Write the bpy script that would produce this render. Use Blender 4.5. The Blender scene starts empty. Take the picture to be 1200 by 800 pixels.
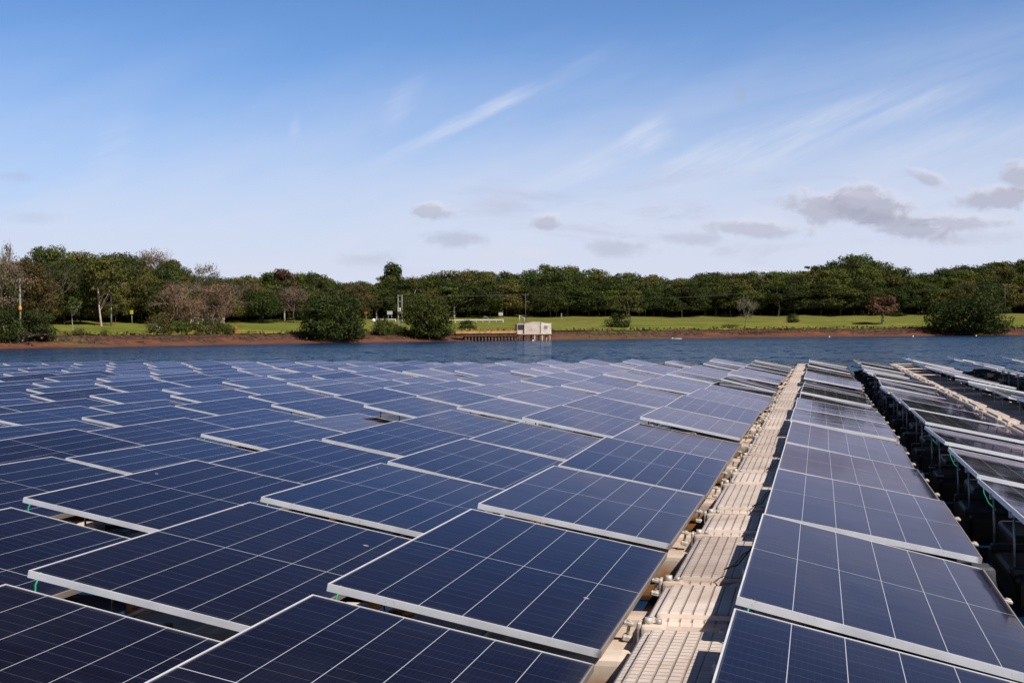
import bpy, bmesh, math, random
import numpy as np
from mathutils import Vector, Matrix

# ------------------------------------------------------------------ camera
scene = bpy.context.scene
col = scene.collection
F = 1500.0            # focal length in photo pixels (photo 1200 px wide -> 45 mm)
EYE = 1.5             # eye height over the water
R = np.array([[0.97235461, -0.0060799, -0.23342996],
              [0.2333604, -0.01037157, 0.972335],
              [-0.00833273, -0.99992773, -0.00866604]])
cd = bpy.data.cameras.new('camera')
cam = bpy.data.objects.new('camera', cd)
col.objects.link(cam)
cd.sensor_width = 36.0
cd.lens = F / 1200.0 * 36.0
cd.clip_start = 0.05
cd.clip_end = 20000
cam.matrix_world = Matrix(((R[0, 0], -R[0, 1], -R[0, 2], 0),
                           (R[1, 0], -R[1, 1], -R[1, 2], 0),
                           (R[2, 0], -R[2, 1], -R[2, 2], EYE),
                           (0, 0, 0, 1)))
scene.camera = cam
SUN = Vector((0.56, -0.37, 0.74)).normalized()
SUN_EL = math.asin(SUN.z)
SUN_AZ = math.atan2(SUN.x, SUN.y)
SKY_STRENGTH = 0.092
SUN_STRENGTH = 5.0


def ray(x, y):
    v = R @ np.array([(x - 600) / F, (y - 400) / F, 1.0])
    return Vector(v)


def at_depth(x, y, Z):
    return ray(x, y) * Z + Vector((0, 0, EYE))


def project(p):
    c = R.T @ np.array([p[0], p[1], p[2] - EYE])
    if c[2] < 0.05:
        return None
    return 600 + F * c[0] / c[2], 400 + F * c[1] / c[2], c[2]


def azel(x, y):
    d = ray(x, y).normalized()
    return math.atan2(d.x, d.y), math.asin(d.z)


# ------------------------------------------------------------------ node helper
class NT:
    def __init__(self, tree):
        self.t = tree
        self.n = tree.nodes
        self.l = tree.links

    def new(self, typ, **kw):
        n = self.n.new(typ)
        for k, v in kw.items():
            setattr(n, k, v)
        return n

    def put(self, sock, v):
        if isinstance(v, bpy.types.NodeSocket):
            self.l.new(v, sock)
        elif v is not None:
            sock.default_value = v

    def math(self, op, a, b=None, c=None, clamp=False):
        n = self.new('ShaderNodeMath', operation=op)
        n.use_clamp = clamp
        for i, v in enumerate((a, b, c)):
            if v is not None:
                self.put(n.inputs[i], v)
        return n.outputs[0]

    def vmath(self, op, a, b=None, scale=None):
        n = self.new('ShaderNodeVectorMath', operation=op)
        self.put(n.inputs[0], a)
        if b is not None:
            self.put(n.inputs[1], b)
        if scale is not None:
            self.put(n.inputs[3], scale)
        return n.outputs['Value'] if op in ('LENGTH', 'DOT_PRODUCT') else n.outputs[0]

    def ramp(self, v, a, b, lo=0.0, hi=1.0, smooth=True):
        n = self.new('ShaderNodeMapRange')
        n.interpolation_type = 'SMOOTHSTEP' if smooth else 'LINEAR'
        self.put(n.inputs['Value'], v)
        for k, x in (('From Min', a), ('From Max', b), ('To Min', lo), ('To Max', hi)):
            self.put(n.inputs[k], x)
        return n.outputs[0]

    def mix(self, f, a, b, blend='MIX'):
        n = self.new('ShaderNodeMix', data_type='RGBA', blend_type=blend)
        self.put(n.inputs[0], f)
        self.put(n.inputs[6], a)
        self.put(n.inputs[7], b)
        return n.outputs[2]

    def noise(self, vec, scale, detail=3.0, rough=0.5, dist=0.0):
        n = self.new('ShaderNodeTexNoise')
        self.put(n.inputs['Vector'], vec)
        n.inputs['Scale'].default_value = scale
        n.inputs['Detail'].default_value = detail
        n.inputs['Roughness'].default_value = rough
        n.inputs['Distortion'].default_value = dist
        return n.outputs[0], n.outputs[1]

    def mapping(self, vec, loc=(0, 0, 0), rot=(0, 0, 0), scale=(1, 1, 1), typ='POINT'):
        n = self.new('ShaderNodeMapping', vector_type=typ)
        self.put(n.inputs['Vector'], vec)
        n.inputs['Location'].default_value = loc
        n.inputs['Rotation'].default_value = rot
        n.inputs['Scale'].default_value = scale
        return n.outputs[0]

    def comb(self, x, y, z):
        n = self.new('ShaderNodeCombineXYZ')
        for i, v in enumerate((x, y, z)):
            self.put(n.inputs[i], v)
        return n.outputs[0]

    def sep(self, v):
        n = self.new('ShaderNodeSeparateXYZ')
        self.put(n.inputs[0], v)
        return n.outputs


# ------------------------------------------------------------------ world
world = bpy.data.worlds.new('World')
scene.world = world
world.use_nodes = True
w = NT(world.node_tree)
for n in list(w.n):
    w.n.remove(n)
wout = w.new('ShaderNodeOutputWorld')
bg = w.new('ShaderNodeBackground')
bg.inputs['Strength'].default_value = SKY_STRENGTH
w.l.new(bg.outputs[0], wout.inputs[0])
sky = w.new('ShaderNodeTexSky', sky_type='NISHITA')
sky.sun_disc = False
sky.sun_elevation = SUN_EL
sky.sun_rotation = SUN_AZ
sky.altitude = 200
sky.air_density = 1.0
sky.dust_density = 0.4
sky.ozone_density = 4.0
tc = w.new('ShaderNodeTexCoord')
dx, dy, dz = w.sep(tc.outputs['Generated'])
az = w.math('ARCTAN2', dx, dy)
el = w.math('ARCSINE', dz)
AE = w.comb(az, el, 0.0)
skyc = w.mix(1.0, sky.outputs[0], (0.78, 0.97, 1.24, 1), 'MULTIPLY')
# sky overhead, out of view, dimmed to weaken fill light and panel reflections
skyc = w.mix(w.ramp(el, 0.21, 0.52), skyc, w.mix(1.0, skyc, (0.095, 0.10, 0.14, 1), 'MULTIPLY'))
# thin cirrostratus veil, thick low over the horizon
vn, _ = w.noise(w.mapping(AE, rot=(0, 0, 0.4), scale=(1 / 3.0, 1 / 11.0, 1), typ='TEXTURE'), 1.0, 4, 0.55)
vel = w.math('ADD', el, w.math('MULTIPLY_ADD', vn, 0.12, -0.06))
veil = w.ramp(vel, 0.02, 0.235, 0.93, 0.0)
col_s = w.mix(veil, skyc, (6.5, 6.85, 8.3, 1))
# broad sheets of haze, heavier to the right
vr, _ = w.noise(w.mapping(AE, rot=(0, 0, 0.24), scale=(1 / 2.4, 1 / 16, 1), typ='TEXTURE'), 1.0, 5, 0.6, 0.3)
sheet = w.math('MULTIPLY', w.ramp(w.math('ADD', el, w.math('MULTIPLY', az, -0.16)), 0.05, 0.27, 0.75, 0.0), w.ramp(vr, 0.34, 0.72, 0.15, 1.0))
col_s = w.mix(sheet, col_s, (6.7, 7.0, 8.3, 1))
wn, wnc = w.noise(w.mapping(AE, scale=(1, 1.6, 1)), 46.0, 7, 0.64, 0.4)


def feature(x, y, rx, ry, ang, soft, amt, curve=0.0, nk=0.5, streak=None):
    """soft elliptical cloud patch at a fixed direction of the sky (az, el), broken by noise"""
    a0, e0 = azel(x, y)
    m = w.mapping(AE, loc=(a0, e0, 0), rot=(0, 0, math.radians(ang)), scale=(rx / F, ry / F, 1), typ='TEXTURE')
    if curve:
        u, v, _ = w.sep(m)
        v = w.math('MULTIPLY_ADD', w.math('MULTIPLY', u, u), -curve, v)
        m = w.comb(u, v, 0.0)
    r = w.vmath('LENGTH', m)
    src = streak if streak is not None else wn
    r = w.math('MULTIPLY_ADD', w.math('SUBTRACT', src, 0.5), nk * 2.0, r)
    return w.ramp(r, 1.0 - soft, 1.0, amt, 0.0)


sn, _ = w.noise(w.mapping(AE, rot=(0, 0, math.radians(25)), scale=(1 / 10, 1 / 55, 1), typ='TEXTURE'), 1.0, 4, 0.6)
CIRRUS = [  # photo x, y, half length, half width, angle, softness, amount, curve
    (535, 148, 125, 13, 25, 0.95, 0.42, 0.0),
    (590, 118, 60, 13, 27, 0.95, 0.30, 0.0),
    (665, 88, 95, 16, 27, 1.0, 0.10, 0.0),
    (470, 122, 52, 20, 55, 1.0, 0.20, -0.3),
    (700, 193, 110, 22, 25, 0.95, 0.46, 0.25),
    (758, 160, 46, 26, 40, 0.9, 0.42, 0.0),
    (860, 190, 170, 26, 9, 1.0, 0.42, 0.0),
    (960, 148, 250, 30, 13, 1.0, 0.36, 0.0),
    (1120, 165, 170, 40, 12, 1.0, 0.24, 0.0),
    (345, 155, 30, 9, 80, 1.0, 0.16, 0.2),
    (130, 175, 70, 40, 60, 1.0, 0.15, 0.0),
]
fib, _ = w.noise(w.mapping(AE, rot=(0, 0, math.radians(24)), scale=(1 / 8, 1 / 95, 1), typ='TEXTURE'), 1.0, 5, 0.65, 0.4)
fib = w.ramp(fib, 0.32, 0.66, 0.35, 1.25)
for c in CIRRUS:
    f = w.math('MULTIPLY', feature(*c, nk=0.5, streak=sn), fib)
    col_s = w.mix(f, col_s, (7.0, 7.4, 8.6, 1))
bn, _ = w.noise(w.mapping(AE, scale=(7.0, 34.0, 1)), 1.0, 6, 0.62, 0.5)
bank = w.math('MULTIPLY', w.ramp(bn, 0.50, 0.70, 0.0, 0.55), w.math('MULTIPLY', w.ramp(el, 0.035, 0.06), w.ramp(el, 0.09, 0.15, 1.0, 0.0)))
bank = w.math('MULTIPLY', bank, w.ramp(az, azel(330, 300)[0], azel(700, 300)[0], 0.1, 1.0))
col_s = w.mix(bank, col_s, (4.7, 4.85, 6.1, 1))
GREY = [  # low fair-weather cumulus scraps
    (505, 249, 32, 11, -8, 0.5, 0.50), (535, 281, 46, 13, -3, 0.7, 0.42), (430, 303, 50, 12, 4, 0.9, 0.26),
    (640, 261, 21, 10, 4, 0.55, 0.52), (725, 292, 56, 14, -5, 0.8, 0.40), (815, 281, 44, 10, -4, 0.7, 0.36),
    (885, 269, 64, 12, -6, 0.6, 0.50), (965, 245, 50, 19, -12, 0.5, 0.62), (1015, 243, 60, 24, -10, 0.5, 0.70),
    (1060, 265, 62, 18, -14, 0.55, 0.66), (1125, 262, 58, 10, -4, 0.6, 0.55), (1086, 211, 27, 8, -24, 0.6, 0.48),
    (1170, 233, 50, 14, 2, 0.5, 0.66), (1192, 207, 24, 16, -30, 0.55, 0.60), (20, 207, 22, 8, 0, 0.9, 0.22),
    (868, 110, 8, 14, 10, 0.8, 0.22), (40, 255, 40, 10, 0, 0.9, 0.18), (1120, 280, 120, 12, 0, 1.0, 0.22),
]
for (x_, y_, rx_, ry_, an_, so_, am_) in GREY[:14]:
    if am_ < 0.45:
        continue
    f = feature(x_ + 2, y_ - 4, rx_ * 1.05, ry_ * 1.08, an_, so_, am_ * 0.75, nk=0.85)
    col_s = w.mix(f, col_s, (7.6, 7.5, 8.2, 1))
for c in GREY:
    f = feature(*c, nk=0.85)
    col_s = w.mix(f, col_s, (3.7, 3.85, 5.0, 1))
for c in [(622, 296, 36, 10, 0, 0.9, 0.35), (560, 300, 60, 12, 0, 1.0, 0.2), (1010, 228, 40, 7, -8, 0.9, 0.25)]:
    f = feature(*c, nk=0.8)
    col_s = w.mix(f, col_s, (7.3, 7.0, 7.8, 1))
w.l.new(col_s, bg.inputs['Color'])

# ------------------------------------------------------------------ sun and exposure
sd = bpy.data.lights.new('sun', 'SUN')
sd.energy = SUN_STRENGTH
sd.angle = math.radians(0.53)
sd.color = (1.0, 0.94, 0.85)
sun = bpy.data.objects.new('sun', sd)
col.objects.link(sun)
sun.rotation_euler = SUN.to_track_quat('Z', 'Y').to_euler()
sun.location = SUN * 50
vs = scene.view_settings
vs.view_transform = 'Standard'
vs.look = 'None'
vs.exposure = 0.18
vs.gamma = 1.0
vs.use_curve_mapping = False
scene.cycles.max_bounces = 6
scene.cycles.glossy_bounces = 4
scene.cycles.diffuse_bounces = 3
scene.cycles.transmission_bounces = 3
scene.cycles.transparent_max_bounces = 4
scene.cycles.caustics_reflective = False
scene.cycles.caustics_refractive = False
scene.cycles.sample_clamp_indirect = 6.0


# ------------------------------------------------------------------ materials
def mat(name):
    m = bpy.data.materials.new(name)
    m.use_nodes = True
    t = NT(m.node_tree)
    p = t.n.get('Principled BSDF')
    return m, t, p


def simple(name, c, rough=0.6, metal=0.0, var=0.25, scale=3.0, spec=0.5, bump=0.0):
    m, t, p = mat(name)
    tcn = t.new('ShaderNodeTexCoord')
    f, _ = t.noise(tcn.outputs['Object'], scale, 5, 0.6)
    lo = tuple(v * (1 - var) for v in c) + (1,)
    hi = tuple(min(1, v * (1 + var)) for v in c) + (1,)
    t.put(p.inputs['Base Color'], t.mix(t.ramp(f, 0.3, 0.7), lo, hi))
    t.put(p.inputs['Roughness'], rough)
    p.inputs['Metallic'].default_value = metal
    p.inputs['Specular IOR Level'].default_value = spec
    if bump:
        b = t.new('ShaderNodeBump')
        b.inputs['Strength'].default_value = bump
        b.inputs['Distance'].default_value = 0.02
        t.put(b.inputs['Height'], f)
        t.put(p.inputs['Normal'], b.outputs[0])
    return m


PW, PL, PH = 1.094, 2.10, 0.030     # panel width (across the row), length, frame height


def make_glass():
    m, t, p = mat('solar_cells_under_glass')
    uv = t.new('ShaderNodeTexCoord').outputs['UV']
    u, v, _ = t.sep(uv)               # metres, over the laminate
    w_, l_ = PW - 0.013, PL - 0.013
    oi = t.new('ShaderNodeObjectInfo')

    def line(coord, pitch, off, half):
        a = t.math('ADD', coord, off)
        a = t.math('DIVIDE', a, pitch)
        a = t.math('SUBTRACT', t.math('FRACT', a), 0.5)
        a = t.math('SUBTRACT', 0.5, t.math('ABSOLUTE', a))
        return t.math('LESS_THAN', t.math('MULTIPLY', a, pitch), half)
    mu = 0.012
    pu = (w_ - 2 * mu) / 6
    cols = t.math('MULTIPLY', line(u, pu, -mu, 0.0014), t.math('GREATER_THAN', t.math('MINIMUM', u, t.math('SUBTRACT', w_, u)), 0.05))
    pv = (l_ - 0.05) / 24
    # two halves separated by a 12 mm gap on the middle
    mid = t.math('LESS_THAN', t.math('ABSOLUTE', t.math('SUBTRACT', v, l_ / 2)), 0.0028)
    half = line(v, pv, -(l_ / 2 % pv), 0.0009)
    half = t.math('MULTIPLY', half, 0.22)
    wav, _ = t.noise(t.comb(t.math('FLOOR', t.math('DIVIDE', u, pu)), t.math('FLOOR', t.math('DIVIDE', v, pv)), oi.outputs['Random']), 7.3, 0)
    half = t.math('MULTIPLY', half, t.ramp(wav, 0.3, 0.65, 0.25, 1.0))
    bus = t.math('MULTIPLY', line(u, pu / 9, -mu, 0.0004), 0.035)
    rim = t.math('MAXIMUM', t.math('LESS_THAN', t.math('MINIMUM', u, t.math('SUBTRACT', w_, u)), mu * 0.55),
                 t.math('LESS_THAN', t.math('MINIMUM', v, t.math('SUBTRACT', l_, v)), 0.012))
    lines = t.math('MAXIMUM', t.math('MAXIMUM', cols, mid), t.math('MAXIMUM', half, t.math('MAXIMUM', bus, t.math('MULTIPLY', rim, 0.10))))
    cellr, _ = t.noise(t.comb(t.math('FLOOR', t.math('DIVIDE', u, pu)), t.math('FLOOR', t.math('DIVIDE', v, pv)), oi.outputs['Random']), 3.1, 1)
    c1 = t.mix(t.ramp(cellr, 0.3, 0.7), (0.0042, 0.0048, 0.0145, 1), (0.006, 0.0075, 0.022, 1))
    c1 = t.mix(t.math('MULTIPLY', oi.outputs['Random'], 0.5), c1, (0.009, 0.008, 0.017, 1))
    base = t.mix(lines, c1, (0.42, 0.44, 0.48, 1))
    # dust film and dried water marks
    ob = t.vmath('ADD', t.comb(u, v, 0.0), t.vmath('SCALE', t.comb(oi.outputs['Random'], oi.outputs['Random'], 0.0), scale=37.0))
    d1, _ = t.noise(ob, 1.7, 6, 0.65, 0.6)
    d2, _ = t.noise(ob, 30.0, 4, 0.6)
    vo = t.new('ShaderNodeTexVoronoi')
    vo.inputs['Scale'].default_value = 2.1
    t.put(vo.inputs['Vector'], t.vmath('ADD', ob, t.vmath('SCALE', t.noise(ob, 9.0, 2)[1], scale=0.03)))
    speck = t.math('MULTIPLY', t.ramp(vo.outputs['Distance'], 0.020, 0.036, 1.0, 0.0), t.math('GREATER_THAN', t.sep(vo.outputs['Color'])[0], 0.62))
    edge = t.ramp(t.math('SUBTRACT', w_, u), 0.0, 0.10, 0.035, 0.0)
    dust = t.math('ADD', t.math('ADD', t.ramp(d1, 0.42, 0.8, 0.0, 0.016), edge), t.math('MULTIPLY', d2, 0.006))
    base = t.mix(dust, base, (0.36, 0.33, 0.30, 1))
    base = t.mix(t.math('MULTIPLY', speck, 0.6), base, (0.5, 0.48, 0.44, 1))
    # faint unevenness of the glass
    b1, _ = t.noise(ob, 2.2, 2, 0.5)
    b = t.new('ShaderNodeBump')
    b.inputs['Strength'].default_value = 0.10
    b.inputs['Distance'].default_value = 0.012
    t.put(b.inputs['Height'], b1)
    # cells under anti-reflective glass; the glare is partly cut, as through a polarising filter
    t.n.remove(p)
    df = t.new('ShaderNodeBsdfDiffuse')
    t.put(df.inputs['Color'], base)
    gl = t.new('ShaderNodeBsdfGlossy')
    t.put(gl.inputs['Color'], t.mix(t.ramp(d1, 0.3, 0.75), (0.76, 0.71, 0.85, 1), (0.71, 0.66, 0.77, 1)))
    t.put(gl.inputs['Roughness'], t.ramp(d1, 0.3, 0.8, 0.03, 0.10))
    t.put(gl.inputs['Normal'], b.outputs[0])
    # p-polarised Fresnel reflectance (the photograph was taken through a polariser)
    N_ = 1.36
    gi = t.new('ShaderNodeNewGeometry')
    c1_ = t.math('ABSOLUTE', t.vmath('DOT_PRODUCT', b.outputs[0], gi.outputs['Incoming']))
    s2_ = t.math('SUBTRACT', 1.0, t.math('MULTIPLY', c1_, c1_))
    c2_ = t.math('SQRT', t.math('MAXIMUM', t.math('SUBTRACT', 1.0, t.math('DIVIDE', s2_, N_ * N_)), 0.0))
    ra = t.math('MULTIPLY', c1_, N_)
    rp = t.math('DIVIDE', t.math('SUBTRACT', ra, c2_), t.math('ADD', ra, c2_))
    rp = t.math('MULTIPLY', rp, rp)
    rp = t.math('MULTIPLY_ADD', rp, 0.95, 0.012)
    mx = t.new('ShaderNodeMixShader')
    t.put(mx.inputs[0], rp)
    t.l.new(df.outputs[0], mx.inputs[1])
    t.l.new(gl.outputs[0], mx.inputs[2])
    t.l.new(mx.outputs[0], t.n.get('Material Output').inputs[0])
    return m


def make_alu():
    m, t, p = mat('anodised_aluminium_frame')
    tcn = t.new('ShaderNodeTexCoord')
    geo = t.new('ShaderNodeNewGeometry')
    f, _ = t.noise(geo.outputs['Position'], 5.0, 5, 0.65)
    f2, _ = t.noise(geo.outputs['Position'], 40.0, 3, 0.6)
    c = t.mix(t.ramp(f, 0.35, 0.7), (0.87, 0.855, 0.865, 1), (0.94, 0.925, 0.93, 1))
    c = t.mix(t.ramp(f2, 0.62, 0.78, 0.0, 0.5), c, (0.42, 0.37, 0.32, 1))
    # brown algae and rust film on the low, wet edge of the frame
    ox, _, _ = t.sep(tcn.outputs['Object'])
    fx = t.math('ADD', ox, t.math('MULTIPLY', t.math('SUBTRACT', f2, 0.5), 0.05))
    low = t.ramp(fx, PW - 0.03, PW - 0.008, 0.0, 0.72)
    c = t.mix(low, c, (0.22, 0.135, 0.085, 1))
    t.put(p.inputs['Base Color'], c)
    p.inputs['Metallic'].default_value = 0.5
    t.put(p.inputs['Roughness'], t.ramp(f, 0.3, 0.7, 0.48, 0.62))
    return m


def make_float(name, base, dark, ribs):
    m, t, p = mat(name)
    tcn = t.new('ShaderNodeTexCoord')
    ob = tcn.outputs['Object']
    geo = t.new('ShaderNodeNewGeometry')
    pos = geo.outputs['Position']
    n1, _ = t.noise(pos, 2.3, 6, 0.65)
    n2, _ = t.noise(pos, 14.0, 5, 0.6)
    c = t.mix(t.ramp(n1, 0.3, 0.72), base + (1,), dark + (1,))
    c = t.mix(t.ramp(n2, 0.55, 0.8, 0.0, 0.45), c, (dark[0] * 0.55, dark[1] * 0.5, dark[2] * 0.45, 1))
    oi = t.new('ShaderNodeObjectInfo')
    n4, _ = t.noise(pos, 0.9, 7, 0.7, 0.8)
    c = t.mix(t.ramp(n4, 0.42, 0.70, 0.0, 0.62), c, (dark[0] * 0.5, dark[1] * 0.47, dark[2] * 0.44, 1))
    c = t.mix(1.0, c, t.mix(oi.outputs['Random'], (0.80, 0.79, 0.79, 1), (1.06, 1.06, 1.07, 1)), 'MULTIPLY')
    nx, ny, nz = t.sep(geo.outputs['Normal'])
    up = t.ramp(nz, 0.6, 0.9)
    if ribs:
        x, y, _ = t.sep(ob)

        def groove(co, pitch, half):
            a = t.math('SUBTRACT', t.math('FRACT', t.math('DIVIDE', co, pitch)), 0.5)
            a = t.math('MULTIPLY', t.math('SUBTRACT', 0.5, t.math('ABSOLUTE', a)), pitch)
            return t.ramp(a, half * 0.4, half, 1.0, 0.0)
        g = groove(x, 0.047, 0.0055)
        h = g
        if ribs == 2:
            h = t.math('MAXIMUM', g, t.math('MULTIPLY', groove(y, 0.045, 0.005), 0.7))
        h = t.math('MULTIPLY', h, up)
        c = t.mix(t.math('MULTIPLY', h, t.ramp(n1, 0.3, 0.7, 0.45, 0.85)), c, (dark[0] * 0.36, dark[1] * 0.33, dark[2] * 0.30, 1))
        b = t.new('ShaderNodeBump')
        b.inputs['Strength'].default_value = 0.9
        b.inputs['Distance'].default_value = 0.008
        t.put(b.inputs['Height'], t.math('SUBTRACT', 1.0, h))
        t.put(p.inputs['Normal'], b.outputs[0])
    # orange algae line near the water
    _, _, pz = t.sep(pos)
    zz = t.math('ADD', pz, t.math('MULTIPLY', t.math('SUBTRACT', n2, 0.5), 0.10))
    alg = t.ramp(zz, 0.12, 0.24, 0.95, 0.0)
    c = t.mix(alg, c, (0.30, 0.115, 0.02, 1) if base[0] > 0.2 else (0.035, 0.022, 0.012, 1))  # near-black tone instead on the shade-painted pontoons
    alg2 = t.ramp(zz, 0.01, 0.08, 0.9, 0.0)
    c = t.mix(alg2, c, (0.03, 0.028, 0.015, 1))
    t.put(p.inputs['Base Color'], c)
    p.inputs['Roughness'].default_value = 0.55
    p.inputs['Specular IOR Level'].default_value = 0.35
    return m


def make_water():
    m, t, p = mat('lake_water')
    geo = t.new('ShaderNodeNewGeometry')
    pos = geo.outputs['Position']
    q = t.mapping(pos, rot=(0, 0, math.radians(28)), scale=(1.0, 0.55, 1.0))
    _, a = t.noise(q, 0.8, 2, 0.5)
    _, b = t.noise(q, 2.6, 3, 0.55)
    _, c = t.noise(q, 9.0, 2, 0.5)
    g, _ = t.noise(t.mapping(pos, scale=(0.012, 0.03, 1)), 1.0, 3, 0.5)
    half = (0.5, 0.5, 0.5)
    x, y, _ = t.sep(pos)
    far = t.ramp(y, 30.0, 60.0, 0.25, 1.0)
    sv = t.vmath('SCALE', t.vmath('SUBTRACT', a, half), scale=1.35)
    sv = t.vmath('ADD', sv, t.vmath('SCALE', t.vmath('SUBTRACT', b, half), scale=1.7))
    sv = t.vmath('ADD', sv, t.vmath('SCALE', t.vmath('SUBTRACT', c, half), scale=0.9))
    sv = t.vmath('SCALE', sv, scale=t.math('MULTIPLY', far, t.ramp(g, 0.3, 0.7, 0.6, 1.4)))
    sv = t.vmath('MULTIPLY', sv, (1, 1, 0))
    nn = t.vmath('NORMALIZE', t.vmath('ADD', sv, (0, 0, 1)))
    t.n.remove(p)
    df = t.new('ShaderNodeBsdfDiffuse')
    df.inputs['Color'].default_value = (0.0045, 0.025, 0.068, 1)
    gl = t.new('ShaderNodeBsdfGlossy')
    gl.inputs['Color'].default_value = (0.80, 0.90, 1.0, 1)
    gl.inputs['Roughness'].default_value = 0.12
    t.put(gl.inputs['Normal'], nn)
    gi = t.new('ShaderNodeNewGeometry')
    c1_ = t.math('MAXIMUM', t.vmath('DOT_PRODUCT', nn, gi.outputs['Incoming']), 0.03)
    s2_ = t.math('SUBTRACT', 1.0, t.math('MULTIPLY', c1_, c1_))
    c2_ = t.math('SQRT', t.math('SUBTRACT', 1.0, t.math('DIVIDE', s2_, 1.333 * 1.333)))
    ra = t.math('MULTIPLY', c1_, 1.333)
    rp = t.math('DIVIDE', t.math('SUBTRACT', ra, c2_), t.math('ADD', ra, c2_))
    rp = t.math('MULTIPLY_ADD', t.math('MULTIPLY', rp, rp), 0.85, 0.03)
    mx = t.new('ShaderNodeMixShader')
    t.put(mx.inputs[0], rp)
    t.l.new(df.outputs[0], mx.inputs[1])
    t.l.new(gl.outputs[0], mx.inputs[2])
    t.l.new(mx.outputs[0], t.n.get('Material Output').inputs[0])
    return m


def make_leaf(name, c, sat=0.3):
    """foliage: every leaf clump carries its own tint in the colour attribute 'tint'"""
    m, t, p = mat(name)
    at = t.new('ShaderNodeAttribute')
    at.attribute_name = 'tint'
    oi = t.new('ShaderNodeObjectInfo')
    k, h, _ = t.sep(at.outputs['Vector'])
    lo = tuple(v * 0.55 for v in c) + (1,)
    hi = (min(1, c[0] * 1.55), min(1, c[1] * 1.45), c[2] * 1.3, 1)
    cc = t.mix(k, lo, hi)
    cc = t.mix(t.math('MULTIPLY', h, 0.45), cc, (c[0] * 2.0, c[1] * 1.45, c[2] * 1.2, 1))
    hs = t.new('ShaderNodeHueSaturation')
    t.put(hs.inputs['Hue'], t.ramp(oi.outputs['Random'], 0, 1, 0.478, 0.515, False))
    t.put(hs.inputs['Value'], t.ramp(t.math('FRACT', t.math('MULTIPLY', oi.outputs['Random'], 7.7)), 0, 1, 0.75, 1.25, False))
    t.put(hs.inputs['Color'], cc)
    t.put(p.inputs['Base Color'], hs.outputs[0])
    p.inputs['Roughness'].default_value = 0.55
    p.inputs['Specular IOR Level'].default_value = 0.12
    tr = t.new('ShaderNodeBsdfTranslucent')
    t.put(tr.inputs['Color'], hs.outputs[0])
    mx = t.new('ShaderNodeMixShader')
    mx.inputs[0].default_value = 0.16
    t.l.new(p.outputs[0], mx.inputs[1])
    t.l.new(tr.outputs[0], mx.inputs[2])
    t.l.new(mx.outputs[0], t.n.get('Material Output').inputs[0])
    return m


def make_grass():
    m, t, p = mat('meadow_grass')
    geo = t.new('ShaderNodeNewGeometry')
    pos = geo.outputs['Position']
    uv = t.new('ShaderNodeTexCoord').outputs['UV']
    s, _, _ = t.sep(uv)                # metres inland from the waterline
    n1, _ = t.noise(pos, 0.09, 5, 0.6)
    n2, _ = t.noise(t.mapping(pos, scale=(1, 1, 1)), 0.7, 5, 0.65)
    n3, _ = t.noise(pos, 5.0, 3, 0.6)
    c = t.mix(t.ramp(n1, 0.35, 0.65), (0.135, 0.160, 0.017, 1), (0.270, 0.232, 0.046, 1))
    dry = t.ramp(t.math('ADD', s, t.math('MULTIPLY', t.math('SUBTRACT', n1, 0.5), 50.0)), 16, 42, 0.0, 0.75)
    c = t.mix(dry, c, (0.195, 0.170, 0.046, 1))
    _, al, _ = t.sep(uv)
    st, _ = t.noise(t.comb(t.math('MULTIPLY', s, 0.45), t.math('MULTIPLY', al, 0.045), 0.0), 1.0, 5, 0.65, 0.5)
    c = t.mix(t.ramp(st, 0.38, 0.68, 0.0, 0.7), c, (0.088, 0.122, 0.014, 1))
    c = t.mix(t.ramp(st, 0.2, 0.4, 0.6, 0.0), c, (0.205, 0.165, 0.062, 1))
    c = t.mix(t.ramp(n2, 0.42, 0.75, 0.0, 0.5), c, (0.055, 0.08, 0.011, 1))
    c = t.mix(t.ramp(n2, 0.22, 0.36, 0.35, 0.0), c, (0.19, 0.12, 0.06, 1))
    c = t.mix(t.math('MULTIPLY', n3, 0.35), c, (0.045, 0.06, 0.012, 1))
    t.put(p.inputs['Base Color'], c)
    p.inputs['Roughness'].default_value = 0.9
    p.inputs['Specular IOR Level'].default_value = 0.15
    b = t.new('ShaderNodeBump')
    b.inputs['Distance'].default_value = 0.3
    b.inputs['Strength'].default_value = 0.6
    t.put(b.inputs['Height'], n2)
    t.put(p.inputs['Normal'], b.outputs[0])
    return m


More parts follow.
